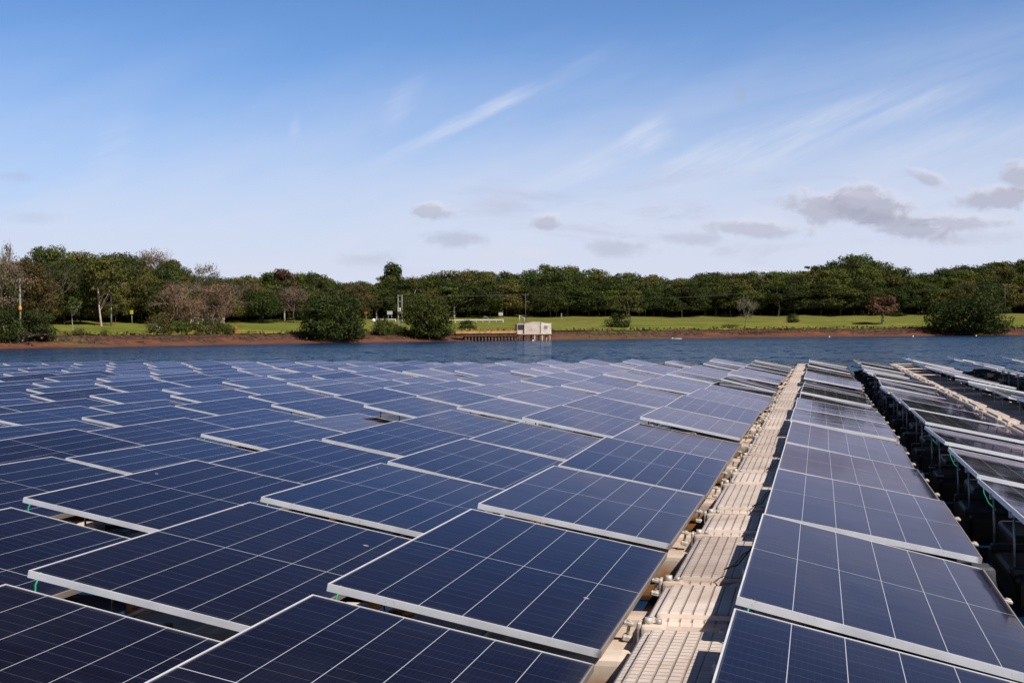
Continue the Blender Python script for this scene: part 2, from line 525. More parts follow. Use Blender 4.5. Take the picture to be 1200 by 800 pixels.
def make_earth():
    m, t, p = mat('red_laterite_shore')
    geo = t.new('ShaderNodeNewGeometry')
    pos = geo.outputs['Position']
    uv = t.new('ShaderNodeTexCoord').outputs['UV']
    s, _, _ = t.sep(uv)
    n1, _ = t.noise(pos, 0.35, 5, 0.65)
    n2, _ = t.noise(pos, 1.6, 5, 0.7)
    n3, _ = t.noise(t.mapping(pos, scale=(0.05, 0.05, 0.4)), 1.0, 2)
    c = t.mix(t.ramp(n1, 0.35, 0.68), (0.165, 0.064, 0.036, 1), (0.098, 0.042, 0.028, 1))
    n5, _ = t.noise(t.mapping(pos, scale=(0.06, 0.06, 0.0)), 1.0, 4, 0.6)
    ss = t.math('ADD', s, t.math('MULTIPLY', t.math('SUBTRACT', n1, 0.5), 6.0))
    ss = t.math('ADD', ss, t.math('MULTIPLY', t.math('SUBTRACT', n5, 0.5), 9.0))
    up = t.ramp(ss, 2.2, 3.8)
    stone = t.mix(t.ramp(n2, 0.4, 0.62), (0.036, 0.021, 0.016, 1), (0.110, 0.055, 0.038, 1))
    c = t.mix(up, c, stone)
    wet = t.ramp(ss, -1.0, 0.8, 0.75, 0.0)
    c = t.mix(wet, c, (0.07, 0.022, 0.010, 1))
    # tufts of grass that creep down the bank in places
    cr = t.math('MULTIPLY', t.ramp(n3, 0.52, 0.66), t.ramp(n2, 0.45, 0.6))
    c = t.mix(t.math('MULTIPLY', cr, 0.75), c, (0.10, 0.105, 0.03, 1))
    t.put(p.inputs['Base Color'], c)
    p.inputs['Roughness'].default_value = 0.95
    p.inputs['Specular IOR Level'].default_value = 0.15
    b = t.new('ShaderNodeBump')
    b.inputs['Distance'].default_value = 0.25
    b.inputs['Strength'].default_value = 0.8
    t.put(b.inputs['Height'], n2)
    t.put(p.inputs['Normal'], b.outputs[0])
    return m


M = dict(
    glass=make_glass(), alu=make_alu(), water=make_water(), grass=make_grass(), earth=make_earth(),
    walk_long=make_float('walkway_float_grid', (0.76, 0.645, 0.57), (0.62, 0.495, 0.41), 2),
    walk_short=make_float('walkway_float_ribbed', (0.76, 0.65, 0.575), (0.62, 0.495, 0.41), 1),
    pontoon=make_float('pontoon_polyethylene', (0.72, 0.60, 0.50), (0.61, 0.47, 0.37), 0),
    pontoon_shade_tone=make_float('pontoon_painted_shade', (0.085, 0.09, 0.105), (0.05, 0.05, 0.055), 0),  # pontoon colour darkened to stand in for shade under the right rows
    backsheet=simple('panel_backsheet', (0.34, 0.35, 0.37), 0.6, var=0.1),
    steel=simple('galvanised_steel', (0.42, 0.42, 0.43), 0.45, 0.5, 0.25, 20),
    clip=simple('weathered_clip', (0.48, 0.43, 0.38), 0.5, 0.2, 0.35, 30),
    green_wire=simple('green_insulated_wire', (0.02, 0.30, 0.14), 0.5, var=0.1),
    black_wire=simple('black_cable', (0.012, 0.012, 0.013), 0.5, var=0.2),
    bark=simple('tree_bark', (0.075, 0.055, 0.042), 0.95, var=0.5, scale=2.0),
    bark_pale=simple('pale_tree_bark', (0.30, 0.265, 0.235), 0.9, var=0.35, scale=1.5),
    bark_pink_light=simple('pale_pinkish_bark', (0.42, 0.31, 0.27), 0.9, var=0.25, scale=1.5),
    bark_pink=simple('pinkish_bare_bark', (0.190, 0.138, 0.112), 0.95, var=0.3, scale=1.0),
    bark_brown=simple('brown_bare_bark', (0.140, 0.085, 0.055), 0.95, var=0.35, scale=1.0),
    bark_grey=simple('grey_bare_bark', (0.150, 0.130, 0.110), 0.95, var=0.3, scale=1.0),
    white=simple('white_paint', (0.78, 0.77, 0.74), 0.5, var=0.08),
    cream=simple('weathered_cream_paint', (0.50, 0.41, 0.34), 0.7, var=0.2, scale=1.2),
    endwall=simple('dirty_white_sheet', (0.60, 0.52, 0.45), 0.7, var=0.22, scale=1.4),
    creamdark=simple('stained_cream_metal', (0.36, 0.26, 0.20), 0.7, var=0.3, scale=1.0),
    dark=simple('dark_opening', (0.018, 0.02, 0.024), 0.4, var=0.1),
    rust=simple('rusty_orange_steel', (0.46, 0.23, 0.08), 0.8, var=0.35, scale=1.5),
    rustdark=simple('dark_rusty_steel', (0.085, 0.042, 0.026), 0.85, var=0.4, scale=2.0),
    concrete=simple('pale_concrete', (0.27, 0.265, 0.235), 0.85, var=0.2, scale=1.5),
    wall=simple('yellowish_plaster', (0.62, 0.53, 0.36), 0.85, var=0.08),
    roof=simple('dull_tile_roof', (0.10, 0.065, 0.048), 0.9, var=0.25),
    wood=simple('weathered_pole_wood', (0.085, 0.07, 0.055), 0.9, var=0.3),
    yellow=simple('fluorescent_yellow_sign', (0.62, 0.72, 0.05), 0.5, var=0.05),
    orange=simple('orange_paint', (0.75, 0.22, 0.02), 0.5, var=0.1),
    blue=simple('blue_paint', (0.05, 0.24, 0.52), 0.5, var=0.1),
    termite=simple('red_earth_mound', (0.30, 0.085, 0.03), 0.95, var=0.25, scale=2.0),
    leaf_dark=make_leaf('dark_green_foliage', (0.038, 0.053, 0.013)),
    leaf_mid=make_leaf('mid_green_foliage', (0.060, 0.080, 0.017)),
    leaf_olive=make_leaf('olive_foliage', (0.080, 0.080, 0.021)),
    leaf_brown=make_leaf('reddish_brown_foliage', (0.168, 0.118, 0.084)),
    leaf_rust=make_leaf('rusty_foliage', (0.092, 0.050, 0.030)),
    leaf_tan=make_leaf('tan_olive_foliage', (0.105, 0.078, 0.032)),
    leaf_pink=make_leaf('pinkish_grey_twig_haze', (0.165, 0.122, 0.095)),
    leaf_grey=make_leaf('grey_twig_haze', (0.185, 0.165, 0.130)),
    leaf_light=make_leaf('light_green_foliage', (0.085, 0.118, 0.026)),
    leaf_orange=make_leaf('dry_orange_fronds', (0.22, 0.115, 0.045)),
    leaf_grass=make_leaf('grass_blades', (0.135, 0.150, 0.034)),
)


# ------------------------------------------------------------------ object helpers
def link_mesh(name, me, parent=None):
    o = bpy.data.objects.new(name, me)
    col.objects.link(o)
    if parent:
        o.parent = parent
    return o


def tag(o, label, cat, group=None):
    o['label'] = label
    o['category'] = cat
    if group:
        o['group'] = group
    return o


def empty(name, loc=(0, 0, 0), rz=0.0):
    o = bpy.data.objects.new(name, None)
    o.empty_display_size = 0.1
    o.location = loc
    o.rotation_euler = (0, 0, rz)
    col.objects.link(o)
    return o


class MB:
    """collects boxes, bars, tubes into one mesh"""

    def __init__(self):
        self.bm = bmesh.new()

    def box(self, x0, x1, y0, y1, z0, z1, mi=0, bevel=0.0, seg=1, taper=0.0):
        v = [self.bm.verts.new(p) for p in ((x0, y0, z0), (x1, y0, z0), (x1, y1, z0), (x0, y1, z0),
                                            (x0 + taper, y0 + taper, z1), (x1 - taper, y0 + taper, z1),
                                            (x1 - taper, y1 - taper, z1), (x0 + taper, y1 - taper, z1))]
        fs = [self.bm.faces.new([v[i] for i in q]) for q in
              ((3, 2, 1, 0), (4, 5, 6, 7), (0, 1, 5, 4), (1, 2, 6, 5), (2, 3, 7, 6), (3, 0, 4, 7))]
        for f in fs:
            f.material_index = mi
        if bevel:
            es = {e for f in fs for e in f.edges}
            r = bmesh.ops.bevel(self.bm, geom=list(es), offset=bevel, segments=seg, affect='EDGES', profile=0.6)
            for f in r['faces']:
                f.material_index = mi
        return self

    def tube(self, pts, rad, n=6, mi=0, cap=True):
        pts = [Vector(p) for p in pts]
        rr = rad if isinstance(rad, (list, tuple)) else [rad] * len(pts)
        rings = []
        for i, p in enumerate(pts):
            d = (pts[min(i + 1, len(pts) - 1)] - pts[max(i - 1, 0)]).normalized()
            a = d.cross(Vector((0.3, 0.1, 1)) if abs(d.z) < 0.9 else Vector((1, 0, 0))).normalized()
            b = d.cross(a)
            rings.append([self.bm.verts.new(p + (a * math.cos(2 * math.pi * k / n) + b * math.sin(2 * math.pi * k / n)) * rr[i]) for k in range(n)])
        for i in range(len(rings) - 1):
            for k in range(n):
                f = self.bm.faces.new((rings[i][k], rings[i][(k + 1) % n], rings[i + 1][(k + 1) % n], rings[i + 1][k]))
                f.material_index = mi
                f.smooth = n > 4
        if cap and n > 2:
            for rg in (rings[0][::-1], rings[-1]):
                self.bm.faces.new(rg).material_index = mi
        return self

    def poly(self, pts, mi=0):
        self.bm.faces.new([self.bm.verts.new(p) for p in pts]).material_index = mi
        return self

    def mesh(self, name, *mats):
        me = bpy.data.meshes.new(name)
        bmesh.ops.recalc_face_normals(self.bm, faces=self.bm.faces[:])
        self.bm.to_mesh(me)
        self.bm.free()
        for m in mats:
            me.materials.append(m)
        return me

    def build(self, name, m, parent=None):
        return link_mesh(name, self.mesh(name, *(m if isinstance(m, (list, tuple)) else [m])), parent)


def np_mesh(name, verts, faces, mats, tint=None, uv=None, smooth=False):
    me = bpy.data.meshes.new(name)
    verts = np.asarray(verts, dtype=np.float32)
    faces = np.asarray(faces, dtype=np.int32)
    nf, k = faces.shape
    me.vertices.add(len(verts))
    me.vertices.foreach_set('co', verts.ravel())
    me.loops.add(nf * k)
    me.loops.foreach_set('vertex_index', faces.ravel())
    me.polygons.add(nf)
    me.polygons.foreach_set('loop_start', np.arange(0, nf * k, k, dtype=np.int32))
    me.polygons.foreach_set('loop_total', np.full(nf, k, dtype=np.int32))
    if smooth:
        me.polygons.foreach_set('use_smooth', np.ones(nf, dtype=bool))
    for m in mats:
        me.materials.append(m)
    me.update(calc_edges=True)
    if tint is not None:
        a = me.attributes.new('tint', 'FLOAT_VECTOR', 'FACE')
        a.data.foreach_set('vector', np.asarray(tint, dtype=np.float32).ravel())
    if uv is not None:
        l = me.uv_layers.new(name='UVMap')
        l.data.foreach_set('uv', np.asarray(uv, dtype=np.float32)[faces.ravel()].ravel())
    me.validate()
    return me


# ------------------------------------------------------------------ terrain
SHORE = [(-190, -300), (-140, -60), (-118, 20), (-101, 75), (-83.9, 118.4), (-77.5, 133.1), (-71.3, 154.3), (-58.4, 167.5), (-44.9, 187), (-27.2, 199.2),
         (-8.2, 214.3), (12.4, 222.3), (33.3, 228.4), (62, 235), (110, 242), (200, 246), (420, 240)]
# resample evenly, with a little natural waviness
_rng = random.Random(4)
SH = []
for (a, b) in zip(SHORE, SHORE[1:]):
    a, b = Vector(a), Vector(b)
    n = max(1, int((b - a).length / 2.2))
    for i in range(n):
        SH.append(a.lerp(b, i / n))
SH = np.array([(p.x, p.y) for p in SH])
for _ in range(6):
    SH[1:-1] = (SH[:-2] + 2 * SH[1:-1] + SH[2:]) / 4
tang = np.gradient(SH, axis=0)
tang /= np.linalg.norm(tang, axis=1)[:, None]
NRM = np.c_[-tang[:, 1], tang[:, 0]]           # inland side (left of travel)
for _ in range(60):
    NRM[1:-1] = (NRM[:-2] + 2 * NRM[1:-1] + NRM[2:]) / 4
NRM /= np.linalg.norm(NRM, axis=1)[:, None]


def profile(s):
    return float(np.interp(s, [-8, 0, 3.6, 4.4, 6.5, 8.0, 25, 48, 70, 160, 600, 3000],
                           [-1.6, 0.0, 0.62, 0.95, 1.30, 1.42, 2.5, 3.95, 4.9, 9.5, 15, 22]))


def shore_s(x, y):
    d = SH - np.array([x, y])
    i = int(np.argmin((d ** 2).sum(1)))
    return float(-(d[i] @ NRM[i])), i


def ground_z(x, y):
    s, _ = shore_s(x, y)
    return profile(s)


def ground_hit(xi, yi, lo=100, hi=420):
    """first point of the ground behind the photo pixel"""
    Z = lo
    while Z < hi:
        p = at_depth(xi, yi, Z)
        if shore_s(p.x, p.y)[0] > -2 and p.z <= ground_z(p.x, p.y):
            return p, Z
        Z += 0.5
    p = at_depth(xi, yi, hi)
    return p, hi


def inland(xi, s_target):
    """point of the ground in the image column xi, s_target metres inland"""
    Z = 110
    while Z < 500:
        p = at_depth(xi, 390, Z)
        if shore_s(p.x, p.y)[0] >= s_target:
            break
        Z += 0.5
    p = at_depth(xi, 390, Z)
    p.z = ground_z(p.x, p.y)
    return p, Z


def strip(name, levels, m, wob, seed):
    rng = np.random.RandomState(seed)
    n = len(SH)
    verts, uv = [], []
    for j, s in enumerate(levels):
        wv = rng.randn(n)
        for _ in range(2):
            wv[1:-1] = (wv[:-2] + 2 * wv[1:-1] + wv[2:]) / 4
        ds = wv * wob(s)
        P = SH + NRM * (s + ds)[:, None]
        z = np.array([profile(s)] * n) + rng.randn(n) * (0.0 if s > 60 else wob(s) * 0.10)
        verts.append(np.c_[P, z])
        uv.append(np.c_[np.full(n, s) + ds, np.arange(n) * 2.0])
    verts = np.concatenate(verts)
    uv = np.concatenate(uv)
    f = []
    for j in range(len(levels) - 1):
        for i in range(n - 1):
            a = j * n + i
            f.append((a, a + 1, a + n + 1, a + n))
    o = link_mesh(name, np_mesh(name, verts, f, [m], uv=uv, smooth=True))
    o['kind'] = 'structure'
    return o


strip('red_earth_shore', [-9, -4, -1, 0, 0.8, 1.6, 2.4, 3.2, 3.8, 4.2, 4.6, 5.2, 6.0, 6.8, 7.6, 8.6], M['earth'],
      lambda s: 0.0 if s < -2 else (0.5 if s < 7 else 0.9), 1)
strip('grass_bank', [6.9, 7.6, 8.4, 10, 12, 15, 18, 22, 26, 31, 36, 42, 48, 56, 70, 100, 160, 300, 600, 1600, 3000], M['grass'],
      lambda s: 0.75 if s < 8 else (0.9 if s < 60 else 0.0), 2).location.z = 0.05

# lake
wb = MB()
wb.poly([(-4000, -4000, 0), (4000, -4000, 0), (4000, 4000, 0), (-4000, 4000, 0)])
lake = wb.build('lake_water', M['water'])
lake['kind'] = 'structure'
lb = MB()
lb.poly([(-4500, -4500, -2.5), (4500, -4500, -2.5), (4500, 4500, -2.5), (-4500, 4500, -2.5)])
bed = lb.build('lake_bed', M['earth'])
bed['kind'] = 'structure'


# ------------------------------------------------------------------ trees
def leaves(clumps, n, size, rng, shell=0.45, droop=0.0):
    """n leaf-clump faces spread through a set of ellipsoids [(centre, radii, tone)]"""
    C = np.array([c[0] for c in clumps])
    Rr = np.array([c[1] for c in clumps])
    tone = np.array([c[2] for c in clumps])
    wgt = (Rr[:, 0] * Rr[:, 1] + Rr[:, 0] * Rr[:, 2] + Rr[:, 1] * Rr[:, 2])
    idx = rng.choice(len(C), n, p=wgt / wgt.sum())
    d = rng.randn(n, 3)
    d /= np.linalg.norm(d, axis=1)[:, None]
    rad = 1 - shell * rng.rand(n) ** 1.6 + 0.14 * rng.randn(n)
    P = C[idx] + d * Rr[idx] * rad[:, None]
    nm = d * 1.15 + rng.randn(n, 3) * 0.55 + np.array([0, 0, 0.35])
    nm /= np.linalg.norm(nm, axis=1)[:, None]
    a = np.cross(nm, rng.randn(n, 3))
    a /= np.linalg.norm(a, axis=1)[:, None]
    b = np.cross(nm, a)
    sz = size * (0.55 + 0.9 * rng.rand(n))
    a *= sz[:, None] * 0.62
    b *= sz[:, None] * 0.42
    V = np.stack([P - a, P - b * 1.0 + a * 0.1, P + a, P + b + a * 0.1], axis=1).reshape(-1, 3)
    Fc = np.arange(n * 4).reshape(n, 4)
    k = np.clip(tone[idx] + rng.randn(n) * 0.10, 0, 1)
    h = np.clip(rng.rand(n) * 1.6 - 0.8, 0, 1) * 0.35
    T = np.c_[k, h, np.zeros(n)]
    return V, Fc, T


def blob_crown(w_, h0, h1, rng, nl=22, flat=0.75, power=1.0, low=0.0, rag=0.0):
    """lobes over an uneven dome of width w_ between heights h0 and h1"""
    cl = []
    H = h1 - h0
    for i in range(nl):
        t = rng.rand() ** power
        ang = rng.rand() * 2 * math.pi
        z = h0 + H * (0.12 + 0.80 * t)
        prof = math.sqrt(max(0.05, 1 - ((t - 0.38) / 0.70) ** 2))
        r = w_ / 2 * prof * (0.35 + 0.5 * rng.rand())
        rr = w_ * (0.13 + 0.10 * rng.rand())
        cl.append(((math.cos(ang) * r, math.sin(ang) * r, z), (rr, rr * (0.8 + 0.4 * rng.rand()), rr * flat * (0.75 + 0.4 * rng.rand())),
                   0.25 + 0.5 * rng.rand()))
    for i in range(int(nl * rag)):
        ang = rng.rand() * 2 * math.pi
        t = rng.rand()
        r = w_ / 2 * math.sqrt(max(0.05, 1 - ((t - 0.3) / 0.78) ** 2)) * (0.84 + 0.22 * rng.rand())
        rr = w_ * (0.035 + 0.045 * rng.rand())
        cl.append(((math.cos(ang) * r, math.sin(ang) * r, h0 + H * (0.05 + 0.95 * t)), (rr, rr, rr * 0.7), 0.3 + 0.5 * rng.rand()))
    if low:
        for i in range(int(nl * low)):
            ang = rng.rand() * 2 * math.pi
            r = w_ / 2 * (0.3 + 0.6 * rng.rand())
            rr = w_ * (0.10 + 0.06 * rng.rand())
            cl.append(((math.cos(ang) * r, math.sin(ang) * r, h0 + H * 0.10 * rng.rand() + rr * 0.5), (rr, rr, rr * 0.7), 0.2 + 0.4 * rng.rand()))
    return cl


def limb_tree(mb, clumps, h0, r0, rng, lean=(0, 0), fork=0.45, nlimb=7):
    top = Vector((lean[0], lean[1], h0))
    mid = top * fork + Vector((rng.randn() * 0.15, rng.randn() * 0.15, 0))
    mb.tube([(0, 0, -0.4), (0, 0, 0.1), mid, top], [r0 * 1.35, r0, r0 * 0.8, r0 * 0.6], 7)
    ids = rng.choice(len(clumps), min(nlimb, len(clumps)), replace=False)
    for i in ids:
        c = Vector(clumps[i][0])
        st = mid.lerp(top, rng.rand())
        m1 = st.lerp(c, 0.5) + Vector((rng.randn() * 0.25, rng.randn() * 0.25, -0.25))
        mb.tube([st, m1, c], [r0 * 0.5, r0 * 0.32, r0 * 0.10], 5)


def twig_tree(mb, h, spread, rng, depth=5, r0=0.16, start=0.28, tips=None, droop=0.0, nbr=(2, 4)):
    """leafless tree by recursive forking"""
    def grow(p, d, L, r, lev):
        q = p + d * L * 0.5 + Vector((rng.randn(), rng.randn(), rng.randn())) * L * 0.05
        e = q + (d + Vector((rng.randn(), rng.randn(), rng.randn())) * 0.14).normalized() * L * 0.5
        mb.tube([p, q, e], [r, r * 0.85, r * 0.62], 5 if lev < 2 else 3, cap=False)
        if tips is not None and lev >= depth - 2:
            tips.append(e)
        if lev >= depth:
            return
        for k in range(rng.randint(nbr[0], nbr[1])):
            ax = Vector((rng.randn(), rng.randn(), rng.randn())).normalized()
            nd = (d + ax * (0.62 if lev else 0.75) * spread + Vector((0, 0, 0.14 - droop))).normalized()
            grow(e if k else p.lerp(e, 0.8), nd, L * (0.66 + 0.16 * rng.rand()), r * 0.6, lev + 1)
    L0 = h * start
    mb.tube([(0, 0, -0.4), (0, 0, 0.1)], [r0 * 1.3, r0], 6)
    grow(Vector((0, 0, 0.1)), Vector((rng.randn() * 0.08, rng.randn() * 0.08, 1)).normalized(), L0, r0, 0)


def haze_crown(w_, h, base, leaf, n, size, rng, nl=26):
    cl = blob_crown(w_, base, h, rng, nl, 0.8, 0.75, 0.4)
    V, Fc, T = leaves(cl, n, size, rng, 0.95)
    V[:, 2] *= h / V[:, 2].max()
    return np_mesh('crown', V, Fc, [leaf], tint=T)


class Kind:
    """a tree shape (meshes) that can be placed several times; nominal width and height"""

    def __init__(self, crown, trunk, w_, h):
        self.crown, self.trunk, self.w, self.h = crown, trunk, w_, h


def leafy(seed, w_, h, base, leaf, bark, n=3000, size=0.34, nl=22, flat=0.75, power=1.0, low=0.0, r0=0.17, lean=(0, 0), shell=0.45, fork=0.45, nlimb=7, rag=0.4):
    rng = np.random.RandomState(seed)
    cl = blob_crown(w_, base, h, rng, nl, flat, power, low, rag)
    V, Fc, T = leaves(cl, n, size, rng, shell)
    s = h / max(V[:, 2].max(), 0.1)
    V[:, 2] *= s
    crown = np_mesh('crown', V, Fc, [leaf], tint=T)
    mb = MB()
    limb_tree(mb, cl, base + (h - base) * 0.35, r0, rng, lean, fork, nlimb)
    return Kind(crown, mb.mesh('trunk', bark), w_, h)


def bare(seed, w_, h, bark, leaf=None, n=0, size=0.22, spread=1.0, depth=5, r0=0.15, start=0.26, spr=0.45, nbr=(2, 4)):
    rng = np.random.RandomState(seed)
    mb = MB()
    tips = []
    twig_tree(mb, h, spread, rng, depth, r0, start, tips, nbr=nbr)
    tp = np.array([tuple(t) for t in tips])
    sz = h / max(tp[:, 2].max(), 0.1)
    sx = w_ / max(1e-3, np.ptp(tp[:, 0]))
    sc = np.array([sx, sx, sz])
    for v in mb.bm.verts:
        v.co.x *= sx
        v.co.y *= sx
        v.co.z *= sz
    crown = None
    if n:
        crown = haze_crown(w_, h, h * spr, leaf, n, size, rng)
    return Kind(crown, mb.mesh('trunk', bark), w_, h)


def place(kind, name, p, h, w_, label, cat, group=None, rz=0.0):
    t = empty(name, (p.x, p.y, p.z - 0.05), rz)
    sx, sz = w_ / kind.w, h / kind.h
    t.scale = (sx, sx, sz)
    tr = link_mesh('trunk', kind.trunk, t)
    if kind.crown:
        link_mesh('crown', kind.crown, t)
    return tag(t, label, cat, group)


def at_pix(kind, name, x, yb, yt, wpx, label, cat, group=None, rz=0.0, s=None):
    """place a tree whose foot is at photo pixel (x, yb) (or s metres inland in that column), top at yt, width wpx"""
    if s is None:
        p, Z = ground_hit(x, yb)
    else:
        p, Z = inland(x, s)
    top = at_depth(x, yt, Z)
    return place(kind, name, p, max(0.5, top.z - p.z + 0.05), wpx / F * Z, label, cat, group, rz)


FOREST = [
    leafy(11, 9.0, 10, 2.2, M['leaf_dark'], M['bark'], 8200, 0.28, 34, low=0.2, shell=0.3),
    leafy(12, 7.4, 10, 2.6, M['leaf_mid'], M['bark'], 7000, 0.26, 28, low=0.2, shell=0.3),
    leafy(13, 9.6, 10, 1.8, M['leaf_dark'], M['bark'], 8600, 0.29, 34, 0.65, low=0.3, shell=0.3),
    leafy(14, 7.0, 10, 3.4, M['leaf_mid'], M['bark_pale'], 5600, 0.26, 20, 0.6, 0.8, shell=0.3),
    leafy(15, 8.6, 10, 2.4, M['leaf_olive'], M['bark'], 7000, 0.27, 26, low=0.2, shell=0.35),
    leafy(16, 8.0, 10, 3.8, M['leaf_dark'], M['bark_pale'], 6000, 0.27, 18, 0.7, 0.7, shell=0.3),
    leafy(17, 9.4, 10, 1.8, M['leaf_olive'], M['bark'], 8000, 0.28, 32, 0.6, low=0.3, shell=0.3),
]
FLAB = [('dense dark green tree of the forest edge behind the grassy bank', 'dark green trees of the far forest'),
        ('fresh green leafy tree of the forest behind the grassy bank', 'fresh green trees of the far forest'),
        ('broad dark green tree with a low crown in the far forest', 'broad dark trees of the far forest'),
        ('green tree with a pale slender trunk in the far forest', 'pale trunked green trees of the far forest'),
        ('olive green tree of the forest behind the grassy bank', 'olive trees of the far forest'),
        ('dark green tree with a high crown on a pale trunk in the far forest', 'high crowned trees of the far forest'),
        ('broad olive green tree with a low crown in the far forest', 'broad olive trees of the far forest')]
SIL = ([-200, 0, 25, 60, 90, 130, 170, 200, 235, 262, 300, 335, 370, 395, 420, 445, 500, 530, 560, 600, 625, 650, 690, 720, 760, 780, 810, 850, 880, 930,
        955, 985, 1010, 1030, 1055, 1075, 1110, 1150, 1180, 1200, 1400],
       [300, 312, 296, 288, 288, 292, 300, 304, 322, 322, 316, 318, 316, 326, 328, 322, 316, 316, 312, 318, 312, 308, 312, 316, 318, 324, 322, 315, 318, 314,
        309, 303, 297, 306, 313, 316, 313, 305, 304, 302, 300])
rng = random.Random(77)
frng = np.random.RandomState(5)
TREELINE = ([-200, 0, 150, 300, 450, 600, 1200, 1500], [28, 30, 30, 34, 42, 48, 48, 48])   # metres inland of the forest edge
rows = [(0, 0.70, 24), (5, 0.84, 22), (11, 0.93, 20), (18, 0.98, 17), (26, 1.0, 24)]
for (ds, frac, step) in rows:
    x = -70.0 + rng.uniform(0, step)
    while x < 1275:
        s0 = float(np.interp(x, *TREELINE))
        p, Z = inland(x, s0 + ds + rng.uniform(-1.5, 1.5))
        ysil = float(np.interp(x, *SIL))
        if ds == 0 and (106 < x < 134 or 330 < x < 358 or 276 < x < 298):
            x += step * 0.6
            continue
        topz = at_depth(x, ysil, Z).z
        full = topz - p.z
        h = max(4.5, full * (frac + rng.uniform(-0.16, 0.06)))
        ki = rng.choice([0, 0, 1, 1, 2, 2, 3, 4, 5, 6]) if x > 240 else rng.choice([0, 0, 0, 2, 2, 2, 1, 5, 6])
        k = FOREST[ki]
        place(k, 'forest_tree', p, h, rng.uniform(32, 56) / F * Z, FLAB[ki][0], 'tree', FLAB[ki][1], rng.uniform(0, 6.28))
        x += step * rng.uniform(0.75, 1.3)

# dense undergrowth between the trunks: nobody could count it
ur = np.random.RandomState(21)
n = 64000
pts = []
colx = ur.uniform(-90, 1290, 1500)
cen = []
for x in colx:
    s0 = float(np.interp(x, *TREELINE)) + 7.0 + 24 * ur.rand()
    p, Z = inland(x, s0)
    r_ = ur.uniform(0.7, 1.7)
    cen.append(((p.x, p.y, p.z + r_ * 0.7), (r_ * 1.2, r_ * 1.2, r_), 0.2 + 0.4 * ur.rand()))
V, Fc, T = leaves(cen, n, 0.5, ur, 0.6)
ug = link_mesh('forest_undergrowth', np_mesh('forest_undergrowth', V, Fc, [M['leaf_dark']], tint=T))
ug['kind'] = 'stuff'
tag(ug, 'dark undergrowth filling the forest between the trunks', 'undergrowth')

# --- trees of their own
K_round = leafy(31, 6, 8, 4.6, M['leaf_dark'], M['bark'], 3600, 0.28, 20, 0.9, shell=0.3)
t = at_pix(K_round, 'tree', 459, 372, 304, 29, 'tall tree with a small round dark crown rising over the forest roofline', 'tree', s=60)
K_shoreA = leafy(32, 10, 7.5, 0.2, M['leaf_dark'], M['bark'], 16000, 0.24, 46, 0.75, 0.85, 0.6, 0.25, rag=1.1, shell=0.55)
K_shoreB = leafy(33, 8, 7.5, 0.2, M['leaf_mid'], M['bark'], 13000, 0.24, 36, 0.8, 0.85, 0.6, 0.22, rag=1.1, shell=0.55)
K_shoreC = leafy(34, 12, 7.5, 0.0, M['leaf_dark'], M['bark'], 18000, 0.25, 44, 0.7, 0.75, 0.7, 0.25, rag=1.1, shell=0.55)
at_pix(K_shoreA, 'shore_tree', 392, 399, 337, 80, 'wide dark green tree at the waterline left of the lattice frame', 'tree')
at_pix(K_shoreB, 'shore_tree', 503, 397.5, 340, 58, 'full dark green tree at the waterline right of the lattice frame', 'tree')
at_pix(K_shoreC, 'shore_tree', 1137, 390.5, 339, 94, 'very wide spreading dark green tree at the right end of the bank', 'tree')
K_brown = leafy(35, 5, 6, 1.5, M['leaf_rust'], M['bark_pale'], 2600, 0.27, 18, 0.8, r0=0.24)
at_pix(K_brown, 'brown_tree', 1034, 380, 346, 36, 'small reddish brown tree standing alone on the right meadow', 'tree')
K_lone = leafy(36, 6, 6, 2.2, M['leaf_olive'], M['bark_pale'], 1700, 0.26, 16, 0.5, r0=0.14, nlimb=10)
at_pix(K_lone, 'meadow_tree', 737, 384, 344, 40, 'small olive tree with a pale thin trunk alone on the meadow', 'tree')
K_bush = leafy(37, 5, 3, 0.0, M['leaf_dark'], M['bark'], 2600, 0.24, 18, 0.8, low=0.5)
at_pix(K_bush, 'bush', 725, 384, 364, 30, 'dark bush leaning on the small olive meadow tree', 'bush')
K_grey = bare(38, 5, 6, M['bark_grey'], M['leaf_grey'], 1100, 0.15, 1.0, 6, 0.08, spr=0.3)
at_pix(K_grey, 'bare_tree', 873, 383, 349, 26, 'thin grey nearly leafless tree on the meadow right of centre', 'tree')
at_pix(K_bush, 'bush', 929, 378, 367, 16, 'small dark round bush on the meadow before the forest edge', 'bush', rz=1.0)
at_pix(K_bush, 'bush', 548, 386, 374, 22, 'low dark bush on the grass behind the pier', 'bush', rz=2.0)
K_lowgreen = leafy(39, 5, 3, 0.0, M['leaf_light'], M['bark'], 2400, 0.22, 16, 0.8, low=0.4)
at_pix(K_lowgreen, 'shrub', 471, 393, 381, 14, 'light green rounded shrub below the lattice frame', 'bush')
K_wall = leafy(40, 6, 3, 0.0, M['leaf_mid'], M['bark'], 2600, 0.24, 20, 0.8, low=0.5)
at_pix(K_wall, 'shrub', 447, 392, 371, 24, 'tall green shrub between the wide shore tree and the lattice frame', 'bush')
at_pix(K_wall, 'shrub', 459, 392, 376, 18, 'bushy green shrub directly left of the lattice frame', 'bush', rz=2.2)

